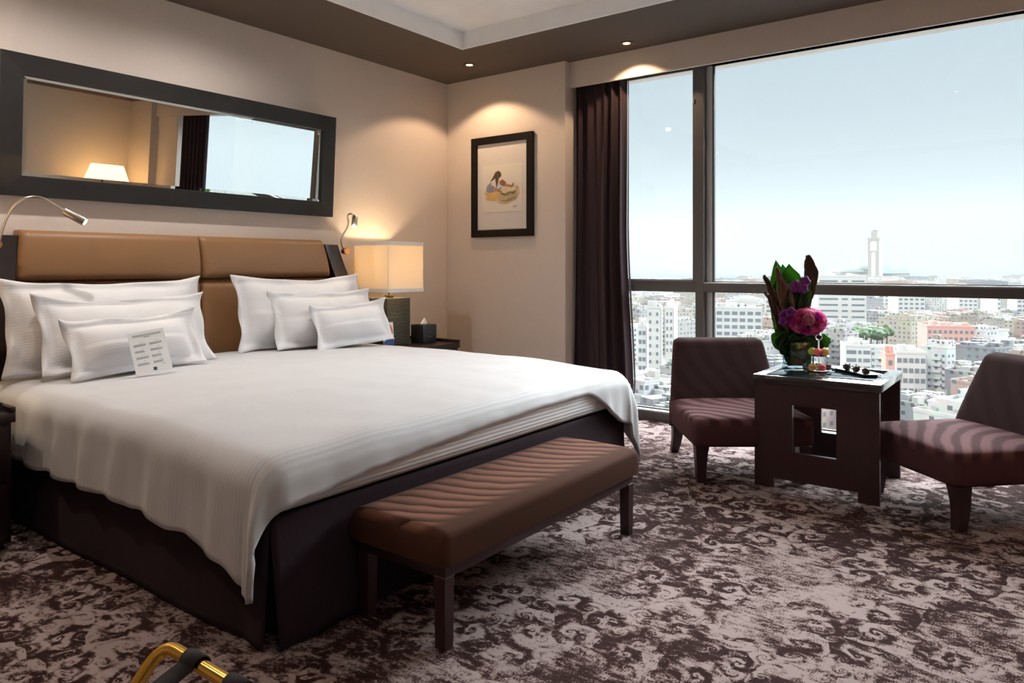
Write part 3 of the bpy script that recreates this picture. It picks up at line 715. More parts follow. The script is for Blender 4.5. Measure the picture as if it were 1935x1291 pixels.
# ------------------------------------------------------------------ bench
bn = empty('bench', (2.305, 1.712, 0), 0, 'long brown velvet bench with dark legs at the foot of the bed', 'bench')
b = nb()
hx, hy_ = .652, .218
def bt(u, v, side=1):
    return None
t = bmesh.new(); NX, NY = 60, 24
def cush(u, v):   # closed loop around section, u around, v along x
    a = 2*math.pi*u; c, s = math.cos(a), math.sin(a)
    e = .24
    x = -hx+2*hx*v; k = min(1, min(v, 1-v)*2*hx/.022); k = math.sqrt(max(0.02, 1-(1-k)**2))
    yy = hy_*(1-.022*(1-k))*math.copysign(abs(c)**e, c); zz = .313+.066*math.copysign(abs(s)**.30, s)*(.62+.38*k)
    if s > 0: zz += .004*(1-(yy/hy_)**2)
    else: zz = max(zz, .268)
    return Vector((x, yy, zz))
grid(t, cush, 48, 70, True)
t.verts.ensure_lookup_table(); t.faces.new([t.verts[i] for i in range(48)][::-1]); t.faces.new([t.verts[70*48+i] for i in range(48)])
merge(b, t); link('seat_cushion', b, m_vbench, bn, auto=50)
b = nb(); box(b, -.628, .628, -.198, .198, .225, .272, .003); link('seat_frame', b, m_twood, bn)
for sx in (-1, 1):
    for sy in (-1, 1):
        b = nb(); x = sx*.607; y = sy*.175
        t = bmesh.new(); loft(t, [[(x-.021, y-.021, 0), (x+.021, y-.021, 0), (x+.021, y+.021, 0), (x-.021, y+.021, 0)], [(x-.023, y-.024  , .2295), (x+.023, y-.024  , .2295), (x+.023, y+.024  , .2295), (x-.023, y+.024  , .2295)]])
        bmesh.ops.bevel(t, geom=list(t.edges), offset=.002, segments=1, affect='EDGES'); merge(b, t); link('leg', b, m_twood, bn)

# ------------------------------------------------------------------ slipper chairs
def rounded_slab(b, path, hw_fn, nx=28, e=.5):
    """path: list of (y,z,half_thickness); slab swept, width from hw_fn(i)"""
    pass
def chair():
    t = empty('slipper_chair')
    # seat: superellipsoid-like box, x +-.335, y front -.36 .. back .30, z .19...375
    def se(hx, y0, y1, z0, z1, e1, e2, dome, taper=0):
        b = nb(); n, m = 64, 28; yc, hy = (y0+y1)/2, (y1-y0)/2; zc, hz = (z0+z1)/2, (z1-z0)/2
        def f(u, v):
            a = 2*math.pi*u; ph = math.pi*(v-.5)
            cp, sp_ = math.cos(ph), math.sin(ph); ca, sa = math.cos(a), math.sin(a)
            P = lambda q, e: math.copysign(abs(q)**e, q)
            x = hx*P(cp, e2)*P(ca, e1); y = hy*P(cp, e2)*P(sa, e1); z = hz*P(sp_, e2)
            if z > 0: z += dome*(1-(x/hx)**2)*(1-(y/hy)**2)
            x *= 1+taper*(-z/hz)
            return Vector((x, y+yc, z+zc))
        grid(b, f, n, m, True); bmesh.ops.remove_doubles(b, verts=b.verts, dist=1e-5); return b
    b = se(.340, -.36, .33, .195, .372, .16, .24, .012); link('seat', b, m_vseat, t, auto=180)
    # backrest leaning back
    b = nb(); n, m = 60, 40
    def f(u, v):
        a = 2*math.pi*u; ca, sa = math.cos(a), math.sin(a)
        z = .20+.535*v; hw = .345-.062*v**1.3; th = .075-.022*v
        if v > .93: k = (v-.93)/.07; s = math.sqrt(max(0, 1-k*k)); hw -= .03*(1-s); th *= .25+.75*s; z = .20+.535*.93+ .535*.07*k
        if v < .06: th *= .6+.4*v/.06
        x = hw*math.copysign(abs(ca)**.22, ca); y = th*math.copysign(abs(sa)**.55, sa)
        yc = .235+.20*max(0, v-.25)**1.15+.01*v
        return Vector((x, y+yc, z))
    V = grid(b, f, n, m, True); b.faces.new(V[0][::-1]); b.faces.new(V[-1]); link('backrest', b, m_vback, t, auto=60)
    for sx in (-1, 1):
        for sy in (-1, 1):
            b = nb(); rings = []
            for i in range(9):
                v = i/8; z = .205*(1-v); w = .037-.014*v**.7
                bx = sx*(.285); by = -.30 if sy < 0 else .27
                by += (.0 if sy < 0 else .10*v*v); bx += 0
                if sy < 0: by += .008*math.sin(v*math.pi)
                rings.append([(bx-w, by-w, z), (bx+w, by-w, z), (bx+w, by+w, z), (bx-w, by+w, z)])
            loft(b, rings); link('leg', b, m_twood, t, auto=35)
    b = nb(); box(b, .30, .335, -.3695, -.3685, .205, .235); 
    b.free()
    return t
ch1 = chair(); tag(ch1, 'plum velvet armless chair between the curtain and the table', 'chair', 'plum velvet chairs by the window')
p = vp(4.33, 1.335); ch1.location = p; ch1.rotation_euler = (0, 0, YAW-R(90))
def copy_tree(o, parent=None):
    c = o.copy(); C.objects.link(c); c.parent = parent
    for k in list(o.children): copy_tree(k, c)
    return c
ch2 = copy_tree(ch1); tag(ch2, 'plum velvet armless chair at the right edge, turned toward the table', 'chair')
p = vp(3.62, 2.28); ch2.location = p; ch2.rotation_euler = (0, 0, YAW-R(90)-R(81))

# ------------------------------------------------------------------ side table
TX0, TX1, TY0, TY1, TT = 3.985, 4.625, .690, 1.328, .607
tbl = empty('side_table', ((TX0+TX1)/2, (TY0+TY1)/2, 0), 0, 'square mahogany side table with cut-out panels and glass top', 'table')
tx, ty = (TX1-TX0)/2, (TY1-TY0)/2; cy0 = (TY0+TY1)/2
def panel(x0, x1):
    b = nb(); y0, y1 = -ty+.008, ty-.008; hy0, hy1 = .90-cy0, 1.12-cy0; z0, z1 = .203, .458; fz = .052; lw = .10
    for q in ((y0, hy0, fz, .565), (hy1, y1, fz, .565), (hy0, hy1, fz, z0), (hy0, hy1, z1, .565), (y0, y0+lw, 0, fz), (y1-lw, y1, 0, fz)):
        box(b, x0, x1, *q)
    bmesh.ops.remove_doubles(b, verts=b.verts, dist=1e-5)
    link('end_panel', b, m_twood, tbl, smooth=False)
panel(-tx+.006, -tx+.034); panel(tx-.034, tx-.006)
b = nb(); fw = .062
fx_ = .018
for q in ((-tx, tx, -ty, -ty+fw), (-tx, tx, ty-fw, ty), (-tx, -tx+fx_, -ty+fw, ty-fw), (tx-fw, tx, -ty+fw, ty-fw)): box(b, *q, .566, TT, .002)
m_tframe = mat('tabletop_frame', (.030, .022, .022), .22, coat=.6)
link('tabletop_frame', b, m_tframe, tbl)
b = nb(); box(b, -tx+fx_, tx-fw, -ty+fw, ty-fw, .575, .6045, .001); link('glass_inset', b, mat('dark_table_glass', (.010, .018, .020), .02, ior=2.6), tbl)
ZT = .605

# things on the table
def at_px(xp, yp, z):
    d = (EYE-z)*1370/(yp-503); return vp(d, on(xp, d), z)
vz = at_px(1505, 693, ZT)
vs_ = empty('flower_arrangement', vz, YAW, 'tall arrangement of pink roses, green leaves and bark strips in a glass vase', 'flowers')
vs_.rotation_euler = (0, 0, YAW-R(90))     # local x = to the right in the photo, local -y = toward the viewer
b = nb(); r = .062
for (a0, a1, c0, c1) in ((-r, r, -r, -r+.005), (-r, r, r-.005, r), (-r, -r+.005, -r+.005, r-.005), (r-.005, r, -r+.005, r-.005)): box(b, a0, a1, c0, c1, .012, .15)
box(b, -r, r, -r, r, 0, .012, .001); link('vase', b, m_vglass, vs_, smooth=False)
PXM = vp(0, 0).length  # unused
dV = vz.x*FX+vz.y*FY; kx = dV/1370
def vl(xp, yp, dy=0):   # local point of the arrangement seen at this place in the photo
    lat = on(xp, dV)-(vz.x*RX+vz.y*RY); return Vector((lat, dy, EYE-(yp-503)*kx-ZT))
m_leaf = mat('green_leaf', (.03, .10, .018), .35, noise_=(5, .3, (6, 1, 1)), sheen=0)
m_leaf2 = mat('dark_leaf', (.012, .050, .014), .35, noise_=(5, .3, (6, 1, 1)))
for m in (m_leaf, m_leaf2):
    t = m.node_tree; b_ = t.nodes['Principled BSDF']; tl = t.nodes.new('ShaderNodeBsdfTranslucent'); tl.inputs[0].default_value = (.13, .33, .03, 1) if m is m_leaf else (.02, .07, .015, 1)
    mxs = t.nodes.new('ShaderNodeMixShader'); mxs.inputs[0].default_value = .4; t.links.new(b_.outputs[0], mxs.inputs[1]); t.links.new(tl.outputs[0], mxs.inputs[2]); t.links.new(mxs.outputs[0], t.nodes['Material Output'].inputs[0])
m_bark = mat('bark', (.085, .045, .028), .8, noise_=(14, .5, (4, 4, .6)), bump=(30, .8, (3, 3, .5)))
m_bark2 = mat('pale_bark', (.17, .085, .055), .8, noise_=(14, .5, (4, 4, .6)), bump=(30, .8, (3, 3, .5)))
m_orch = mat('purple_petal', (.16, .010, .17), .5, noise_=(30, .3, (1, 1, 1)))
def leaf(name, m, path, widths, cup=.3, nrm=(0, -1, 0), thick=.0015):
    b = nb(); n = len(path); N = Vector(nrm).normalized(); m_ = 8
    P = [Vector(p) for p in path]
    def f(u, v):
        t = v*(n-1); i = min(int(t), n-2); q = t-i
        p = P[i].lerp(P[i+1], q); w = widths[i]*(1-q)+widths[i+1]*q
        a = P[max(i-1, 0)]; c = P[min(i+2, n-1)]; d = (c-a).normalized(); s = d.cross(N).normalized()
        x = (u*2-1)
        return p + s*x*w - N*cup*w*(1-x*x) + N*.004*math.sin(v*23+x*3)
    grid(b, f, m_, (n-1)*6); o = link(name, b, m, vs_, auto=180)
    s = o.modifiers.new('t', 'SOLIDIFY'); s.thickness = thick; s.offset = 0; return o
def wid(*px): return [q*kx/2 for q in px]
# tall leaves
leaf('leaf', m_leaf, [vl(1492, 640, .0), vl(1482, 590, .01), vl(1474, 550, .02), vl(1474, 515, .025), vl(1469, 492, .03)], wid(12, 34, 40, 26, 1), .35)
leaf('leaf', m_leaf, [vl(1500, 640, .0), vl(1498, 590, -.01), vl(1494, 550, -.015), vl(1490, 520, -.02), vl(1488, 499, -.02)], wid(12, 40, 52, 36, 1), .35)
leaf('leaf', m_leaf2, [vl(1505, 640, -.01), vl(1503, 595, -.025), vl(1502, 568, -.03), vl(1500, 545, -.03), vl(1501, 530, -.02)], wid(14, 40, 42, 28, 1), .35)
leaf('leaf', m_leaf, [vl(1508, 620, -.0), vl(1514, 580, -.02), vl(1519, 555, -.03), vl(1521, 535, -.03), vl(1520, 520, -.02)], wid(10, 18, 20, 14, 1), .4)
leaf('leaf', m_leaf, [vl(1485, 650, .02), vl(1474, 628, .02), vl(1467, 600, .02), vl(1464, 560, .03), vl(1470, 528, .03)], wid(10, 14, 14, 12, 1), .4)
leaf('leaf', m_leaf, [vl(1505, 600, .04), vl(1498, 560, .05), vl(1494, 530, .05), vl(1484, 500, .05)], wid(20, 36, 34, 2), .3)
# bark
def barkstrip(m, pts, widths, cup, seed):
    o = leaf('bark_strip', m, pts, widths, cup, thick=.004); me = o.data
    for v in me.vertices:
        q = v.co*40; v.co += Vector((noise.noise(q+Vector((seed, 0, 0))), noise.noise(q+Vector((0, seed, 0))), noise.noise(q+Vector((0, 0, seed)))))*.006
    return o
barkstrip(m_bark, [vl(1488, 640, .0), vl(1480, 612, -.01), vl(1468, 580, -.02), vl(1456, 550, -.02), vl(1446, 528, -.02), vl(1442, 520, -.02)], wid(14, 18, 18, 13, 8, 3), .9, 1)
barkstrip(m_bark2, [vl(1487, 648, -.0), vl(1478, 620, -.01), vl(1466, 592, -.02), vl(1452, 562, -.01), vl(1443, 551, -.0)], wid(16, 20, 16, 8, 2), .8, 2)
barkstrip(m_bark2, [vl(1488, 600, -.03), vl(1484, 575, -.035), vl(1477, 548, -.035), vl(1470, 525, -.03), vl(1464, 508, -.03), vl(1467, 504, -.03)], wid(18, 28, 24, 12, 5, 1), .6, 3)
barkstrip(m_bark, [vl(1518, 640, .0), vl(1520, 600, -.0), vl(1524, 572, -.0), vl(1529, 548, -.0), vl(1533, 520, -.005), vl(1529, 497, -.005), vl(1526, 482, -.005)], wid(10, 12, 16, 24, 27, 20, 7), .9, 4)
barkstrip(m_bark2, [vl(1524, 620, .02), vl(1527, 580, .02), vl(1534, 550, .02), vl(1541, 530, .02), vl(1546, 517, .02)], wid(10, 12, 14, 8, 2), .8, 5)
b = nb(); tube(b, [vl(1518, 640), vl(1517, 600), vl(1517, 560)], .0012, 6); link('wire_stem', b, m_chrome, vs_)
# orchids
def orchid(xp, yp, s, dy, ang):
    c = vl(xp, yp, dy)
    for k in range(5):
        a = ang+k*1.2566; dx, dz = math.cos(a), math.sin(a)
        b = nb()
        def f(u, v):
            w = math.sin(math.pi*(.06+.90*v)**.75)*s*.62; x = u*2-1
            return c + Vector((dx, 0, dz))*(v*s) + Vector((-dz, 0, dx))*(x*w) + Vector((0, -.4*s*v*(1-v)*2 + .15*s*x*x-.2*s*v, 0))
        grid(b, f, 6, 8); o = link('orchid_petal', b, m_orch, vs_, auto=180)
        q = o.modifiers.new('t', 'SOLIDIFY'); q.thickness = .001
    return
orchid(1497, 541, .042, -.05, .3); orchid(1514, 532, .036, -.05, 1.2); orchid(1511, 545, .030, -.055, .8)
orchid(1479, 596, .042, -.03, .5); orchid(1488, 590, .038, -.045, 1.5); orchid(1476, 606, .034, -.035, 1.0)
# roses
rose_cols = [(.62, .07, .24), (.85, .34, .48), (.50, .03, .30), (.74, .15, .36)]
m_rose = [mat('rose_petal', c, .55, sub=.0, noise_=(40, .3, (1, 1, 1))) for c in rose_cols]
rnd = random.Random(8)
def rose(c, r, nrm, m):
    b = nb(); N = Vector(nrm).normalized(); q = N.to_track_quat('Z', 'Y').to_matrix().to_4x4()
    t = bmesh.new()
    # cup of spiralled petals
    for ring, (cnt, rr, hh, z0) in enumerate(((6, 1.0, .62, -.25), (5, .76, .80, -.12), (4, .52, .92, 0), (3, .28, .98, .1))):
        for k in range(cnt):
            a0 = k*2*math.pi/cnt+ring*.7+rnd.random()*.3
            def f(u, v):
                a = a0+(u-.5)*2*math.pi/cnt*1.45; fl = rr*r*(.55+.45*math.sin(v*1.6))*(1+.12*(v**3)*(1 if ring < 2 else 0))
                fl *= 1-.12*math.cos((u-.5)*math.pi*2)*0
                edge = 1-.22*(abs(u*2-1)**2.5)
                return Vector((fl*math.cos(a), fl*math.sin(a), (z0+(hh-z0)*v*edge)*r*.85))
            grid(t, f, 6, 5)
    ball(t, (0, 0, .05*r), r*.62, 10, 6, (1, 1, .9))
    merge(b, t, Matrix.Translation(c) @ q)
    link('rose', b, m, vs_, auto=180)
cR = vl(1520, 607, -.045)
pts_ = []
for i in range(60):
    a = i*2.39996; zf = 1-(i+.5)/21
    if zf < -.42: break
    rr = math.sqrt(max(0, 1-zf*zf)); v = Vector((rr*math.cos(a), -zf, rr*math.sin(a)))
    p = cR+Vector((v.x*.086, v.y*.075, v.z*.057)); rose(p, .0265+rnd.random()*.006, (v.x, v.y, v.z), m_rose[(0, 1, 3, 2, 0, 3, 1, 2, 3, 0)[i % 10]])
b = nb(); ball(b, cR, .062, 16, 10, (1, .9, .62)); link('floral_foam', b, m_leaf2, vs_)
# collar of folded leaves
for (xp0, yp0, xp1, yp1, w, dy, m, bend) in (
    (1500, 655, 1462, 645, 26, -.02, m_leaf, .02), (1495, 668, 1475, 640, 30, -.05, m_leaf2, .03), (1505, 670, 1488, 626, 36, -.06, m_leaf2, .02),
    (1510, 668, 1520, 628, 44, -.07, m_leaf2, .02), (1512, 665, 1545, 632, 30, -.05, m_leaf2, .03), (1520, 660, 1566, 642, 22, -.03, m_leaf, .03),
    (1515, 655, 1563, 650, 18, -.01, m_leaf, .02), (1500, 662, 1530, 655, 28, -.065, m_leaf2, .02), (1490, 660, 1458, 633, 24, .0, m_leaf, .02),
    (1510, 640, 1556, 620, 22, .03, m_leaf, .02), (1500, 640, 1470, 622, 26, .03, m_leaf2, .02), (1498, 690, 1490, 655, 22, -.035, m_leaf2, .01), (1508, 690, 1512, 655, 24, -.035, m_leaf2, .01)):
    a, c = vl(xp0, yp0, dy*.3), vl(xp1, yp1, dy); mdl = (a+c)/2+Vector((0, -bend, .012))
    leaf('leaf', m, [a, a.lerp(mdl, .5)+Vector((0, -.005, .004)), mdl, mdl.lerp(c, .5)+Vector((0, -.004, .004)), c], wid(w*.6, w*1.4, w*1.6, w*1.3, w*.25), .35)
b = nb()
for k in range(7): tube(b, [Vector((rnd.uniform(-.03, .03), rnd.uniform(-.03, .03), .02)), Vector((rnd.uniform(-.03, .03), rnd.uniform(-.03, .02), .15))], .004, 6)
link('stems', b, m_leaf2, vs_)

# short glass tumbler
gl = at_px(1530, 692, ZT)
tg = empty('glass_tumbler', gl, 0, 'small clear glass tumbler beside the flower vase', 'glass')
b = nb(); lathe(b, [(0, 0), (.024, 0), (.026, .09), (.0245, .09), (.0225, .008), (0, .008)], 24); link('glass', b, m_vglass, tg)

# two-tier macaron stand
cs = at_px(1547, 701, ZT); ST = empty('tiered_stand', cs, 0, 'small two-tier chrome stand holding macarons', 'cake stand')
b = nb(); lathe(b, [(0, 0), (.062, 0), (.068, .006), (.062, .005), (0, .004)], 32); link('lower_plate', b, m_chrome, ST)
b = nb(); lathe(b, [(0, .082), (.030, .082), (.062, .087), (.058, .0885), (.03, .0845), (0, .0845)], 32); link('upper_plate', b, m_chrome, ST)
b = nb(); tube(b, [(0, 0, .005), (0, 0, .172)], .0042, 10); link('post', b, m_chrome, ST)
b = nb(); rr_ = .018
tube(b, [Vector((rr_*math.sin(a)*RX, rr_*math.sin(a)*RY, .190+rr_*math.cos(a)*-.9)) for a in [2*math.pi*k/24 for k in range(25)]], .003, 8); link('ring_handle', b, m_chrome, ST)
def macaron(off, col, rot, nm, label):
    p = cs+Vector(off); t = empty('macaron', p, 0, label, 'macaron', 'macarons on the tiered stand'); t.rotation_euler = rot
    m1 = mat('macaron_'+nm, col, .6); m2 = mat('filling_'+nm, tuple(min(1, c*.6+.1) for c in col), .7)
    r = .0215
    for s in (-1, 1):
        b = nb(); lathe(b, [(0, .004), (r*.96, .004), (r, .006), (r*.97, .010), (r*.8, .0145), (r*.45, .0165), (0, .017)] if s > 0 else [(0, -.017), (r*.45, -.0165), (r*.8, -.0145), (r*.97, -.010), (r, -.006), (r*.96, -.004), (0, -.004)], 22); link('shell', b, m1, t)
    b = nb(); lathe(b, [(0, -.004), (r*.9, -.004), (r*.9, .004), (0, .004)], 22); link('filling', b, m2, t)
def lv(x, y, z): return (x*RX-y*-FX*0+y*FX, x*RY+y*FY, z)   # x right, y away
up_r = (R(90), 0, YAW-R(90))
macaron(lv(-.038, -.006, .112), (.45, .50, .06), (R(90), 0, YAW-R(130)), 'lime', 'lime green macaron standing on edge on the upper tier')
macaron(lv(-.018, -.034, .111), (.75, .10, .14), (R(90), 0, YAW-R(150)), 'pink', 'pink macaron standing on edge on the upper tier')
macaron(lv(.020, -.034, .111), (.72, .40, .08), (R(90), 0, YAW-R(70)), 'orange', 'orange macaron standing on edge on the upper tier')
macaron(lv(.042, .004, .111), (.30, .30, .10), (R(90), 0, YAW-R(40)), 'olive', 'olive macaron standing on edge on the upper tier')
macaron(lv(-.042, -.018, .0235), (.68, .33, .07), (0, 0, 0), 'tan', 'orange macaron lying flat on the lower tier, left')
macaron(lv(.000, -.044, .0235), (.70, .06, .10), (0, 0, 0), 'red', 'red-pink macaron lying flat at the front of the lower tier')
macaron(lv(.045, -.014, .0235), (.06, .02, .015), (0, 0, 0), 'cocoa', 'dark chocolate macaron lying flat on the lower tier, right')
macaron(lv(.018, .040, .0235), (.22, .30, .06), (0, 0, 0), 'green', 'green macaron lying flat behind the stand post on the lower tier')

# dessert tray with chocolates
A = at_px(1585, 697, ZT); Bp = at_px(1652, 713, ZT); mid = (A+Bp)/2; dirv = (Bp-A); ang = math.atan2(dirv.y, dirv.x); hl = dirv.length/2
tr = empty('serving_tray', mid, ang, 'narrow rectangular silver-edged tray on the side table', 'tray')
b = nb(); hw = .055; rings = []
for (k, z) in ((.80, 0), (.80, .0), (1.0, .012), (1.0, .0135), (.80, .0025)):
    rings.append([(-hl*k, -hw*k, z), (hl*k, -hw*k, z), (hl*k, hw*k, z), (-hl*k, hw*k, z)])
loft(b, rings); link('tray', b, mat('tray_metal', (.35, .37, .38), .15, 1), tr, smooth=False)
m_choc = mat('chocolate', (.030, .010, .008), .35, noise_=(60, .4, (1, 1, 1)))
for k, (s_, lab) in enumerate(((-.52, 'spiky dark chocolate ball at the left end of the tray'), (.02, 'spiky dark chocolate ball in the middle of the tray'), (.55, 'spiky dark chocolate ball at the right end of the tray'))):
    p = mid+dirv.normalized()*(s_*hl); p.z = ZT+.022
    b = nb(); rn = random.Random(k); t = bmesh.new(); bmesh.ops.create_icosphere(t, subdivisions=3, radius=.019)
    for v in t.verts: v.co *= 1+.22*noise.noise(v.co*160+Vector((k*5, 0, 0)))
    merge(b, t)
    for q in range(26):
        d = Vector((rn.gauss(0, 1), rn.gauss(0, 1), rn.gauss(.2, 1))).normalized(); tube(b, [d*.013, d*.0265], [.004, .0015], 5)
    o = link('chocolate_truffle', b, m_choc, None, auto=60); o.location = p; tag(o, lab, 'chocolate', 'chocolates on the tray')

# ------------------------------------------------------------------ luggage rack
lr = empty('luggage_rack', (.47, 1.0, 0), 0, 'folding brass luggage rack with black straps at the bottom left corner', 'luggage rack')
def U(xt, xb, y0, y1, zt, name):
    q = .045; up = Vector((xt, 0, zt))-Vector((xb, 0, 0)); up.normalize()
    def corner(y, sgn):
        a = Vector((xt, y, zt))-up*q; c = Vector((xt, y-sgn*q, zt)); m = Vector((xt, y, zt))
        return bez(a, a.lerp(m, .6), c.lerp(m, .6), c, 8)
    pts = [Vector((xb, y1, 0))]+corner(y1, 1)+corner(y0, -1)[::-1]+[Vector((xb, y0, 0))]
    b = nb(); tube(b, [p-Vector((.47, 1.0, 0)) for p in pts], .0125, 16); link(name, b, m_brass, lr)
U(.690, .25, .72, 1.325, .50, 'tube_frame'); U(.25, .690, .75, 1.295, .50, 'tube_frame')
for k, yy in enumerate((1.215, 1.085, .96, .84)):
    b = nb(); y0, y1 = yy-.472*0-.022-1.0, yy+.022-1.0
    pr_ = []
    x0, x1 = .25-.47, .690-.47; zt = .50; r = .0150
    top = []
    for i in range(13): a = math.pi*(-.15)+math.pi*1.0*i/12*1.15; top.append((x1+r*math.cos(a), zt+r*math.sin(a)))
    for i in range(1, 10): s = i/10; top.append((x1+(x0-x1)*s-.0*s, zt+.006-.05*math.sin(math.pi*s)))
    for i in range(13): a = math.pi*.0+math.pi*1.15*i/12; top.append((x0+r*math.cos(a), zt+r*math.sin(a)))
    grid(b, lambda u, v: Vector((top[min(int(u*(len(top)-1)+.5), len(top)-1)][0], y0+(y1-y0)*v, top[min(int(u*(len(top)-1)+.5), len(top)-1)][1])), len(top)-1, 2)
    o = link('strap', b, m_strap, lr, auto=180); s = o.modifiers.new('t', 'SOLIDIFY'); s.thickness = .003; s.offset = 1

# ------------------------------------------------------------------ things the mirror shows: second curtain, floor lamp
c2 = empty('curtain', (5.08, -.25, 0), 0, 'dark plum curtain at the far end of the window, seen in the mirror', 'curtain')
def curt2(u, v): return Vector((.033*math.sin(u*2*math.pi*7), -.30+.64*u, .012+2.82*v))
b = nb(); grid(b, curt2, 120, 8); o = link('drape', b, m_curtain, c2, auto=180); q = o.modifiers.new('t', 'SOLIDIFY'); q.thickness = .004; q.offset = 0
fl = empty('floor_lamp', (4.50, -1.33, 0), 0, 'lit floor lamp with cream cone shade reflected in the mirror', 'floor lamp')
b = nb(); lathe(b, [(0, 0), (.15, 0), (.15, .015), (.02, .03), (0, .03)], 32); link('base', b, m_abrass, fl)
b = nb(); tube(b, [(0, 0, .03), (0, 0, 1.76)], .011, 12); link('pole', b, m_abrass, fl)
b = nb(); lathe(b, [(.32, 1.57), (.322, 1.57), (.192, 1.93), (.19, 1.93)], 40); link('lamp_shade', b, m_shade, fl, auto=60)
l = bpy.data.lights.new('lamp_light', 'POINT'); l.energy = 30; l.color = (1, .72, .46); l.shadow_soft_size = .05
o = bpy.data.objects.new('lamp_light', l); C.objects.link(o); o.parent = fl; o.location = (0, 0, 1.80)

to = empty('added_uplighter', (.35, -1.2, 0), 0, 'added unseen slim uplighter floor lamp behind the photographer', 'floor lamp')  # lamp added out of view to brighten the white tray ceiling
b = nb(); lathe(b, [(0, 0), (.14, 0), (.14, .012), (.015, .03), (.011, 1.72), (.02, 1.74), (.16, 1.80), (.17, 1.83), (.155, 1.815), (.02, 1.765), (0, 1.765)], 36); link('stand_and_bowl', b, m_abrass, to)
spot(to, (0, 0, 1.80), 85, 150, .7, (1, .93, .86), .08, (.25, .3, 1))

# ================================================================== the city outside
G = -60.0
def city_mat(name, cols, wcol=(.09, .10, .11), sx=3.4, sz=3.1, wx=.42, wz=.42, every=1):
    m = bpy.data.materials.new(name); m.use_nodes = True; t = m.node_tree; b = t.nodes['Principled BSDF']; b.inputs['Roughness'].default_value = .85
    L_ = t.links; tcn = t.nodes.new('ShaderNodeTexCoord'); sp = t.nodes.new('ShaderNodeSeparateXYZ'); L_.new(tcn.outputs['Object'], sp.inputs[0])
    oi = t.nodes.new('ShaderNodeObjectInfo')
    u = M(t, 'ADD', M(t, 'ADD', sp.outputs[0], sp.outputs[1]), 500)
    fx = M(t, 'FRACT', M(t, 'DIVIDE', u, sx)); fz = M(t, 'FRACT', M(t, 'DIVIDE', M(t, 'ADD', sp.outputs[2], .3), sz))
    mx = M(t, 'LESS_THAN', fx, wx); mz = M(t, 'GREATER_THAN', fz, 1-wz)
    cell = t.nodes.new('ShaderNodeCombineXYZ'); L_.new(M(t, 'FLOOR', M(t, 'DIVIDE', u, sx)), cell.inputs[0]); L_.new(M(t, 'FLOOR', M(t, 'DIVIDE', M(t, 'ADD', sp.outputs[2], .3), sz)), cell.inputs[1]); L_.new(oi.outputs['Random'], cell.inputs[2])
    wn_ = t.nodes.new('ShaderNodeTexWhiteNoise'); L_.new(cell.outputs[0], wn_.inputs['Vector'])
    keep = M(t, 'LESS_THAN', wn_.outputs['Value'], .72)
    ge = t.nodes.new('ShaderNodeNewGeometry'); sn = t.nodes.new('ShaderNodeSeparateXYZ'); L_.new(ge.outputs['Normal'], sn.inputs[0])
    vert = M(t, 'LESS_THAN', M(t, 'ABSOLUTE', sn.outputs[2]), .5)
    f = M(t, 'MULTIPLY', M(t, 'MULTIPLY', mx, mz), M(t, 'MULTIPLY', keep, vert))
    n = t.nodes.new('ShaderNodeTexNoise'); n.inputs['Scale'].default_value = .25; n.inputs['Detail'].default_value = 7; L_.new(tcn.outputs['Object'], n.inputs['Vector'])
    mk = t.nodes.new('ShaderNodeMix'); mk.data_type = 'RGBA'; mk.blend_type = 'MULTIPLY'; mk.inputs['Factor'].default_value = .45
    L_.new(oi.outputs['Color'], mk.inputs['A']); L_.new(n.outputs['Color'], mk.inputs['B'])
    mc = t.nodes.new('ShaderNodeMix'); mc.data_type = 'RGBA'; L_.new(f, mc.inputs['Factor']); L_.new(mk.outputs['Result'], mc.inputs['A']); mc.inputs['B'].default_value = (*wcol, 1)
    L_.new(mc.outputs['Result'], b.inputs['Base Color']); return m
whites = [('white', (.35, .35, .345)), ('bright white', (.45, .45, .44)), ('beige', (.27, .245, .21)), ('cream', (.35, .32, .27)), ('grey', (.19, .20, .21)), ('pinkish', (.32, .235, .21)), ('off-white', (.30, .30, .29))]
for m in m_rose:
    t = m.node_tree; b_ = t.nodes['Principled BSDF']; tl = t.nodes.new('ShaderNodeBsdfTranslucent'); tl.inputs[0].default_value = b_.inputs['Base Color'].default_value; mxs = t.nodes.new('ShaderNodeMixShader'); mxs.inputs[0].default_value = .3
    t.links.new(b_.outputs[0], mxs.inputs[1]); t.links.new(tl.outputs[0], mxs.inputs[2]); t.links.new(mxs.outputs[0], t.nodes['Material Output'].inputs[0])
m_city = city_mat('city_walls', None)
m_plain = city_mat('city_plain', None, wx=.0)
m_hero = mat('tower_white', (.40, .395, .38), .8); m_heroW = mat('far_window', (.11, .13, .15), .6)
m_flank_shade = mat('tower_flank_shade', (.22, .22, .23), .85); m_pink = mat('salmon_wall', (.46, .25, .20), .85); m_red = mat('red_parapet', (.44, .25, .22), .85)  # the grey carries the tower flanks' shade in its colour
m_green = mat('park_green', (.045, .075, .035), .9, noise_=(.2, .5, (1, 1, 1)))
m_ground = mat('city_ground', (.11, .11, .105), .95, noise_=(.05, .3, (1, 1, 1)))
b = nb(); box(b, 40, 3400, -1500, 3600, G-2, G); o = struct('ground', b, m_ground)
b = nb(); box(b, 3401, 11000, -9000, 12000, G-8, G-4); o = struct('sea', b, mat('sea_water', (.06, .075, .085), 1, spec=0, noise_=(.001, .1, (1, 1, 1))))
CYAW = R(-24)
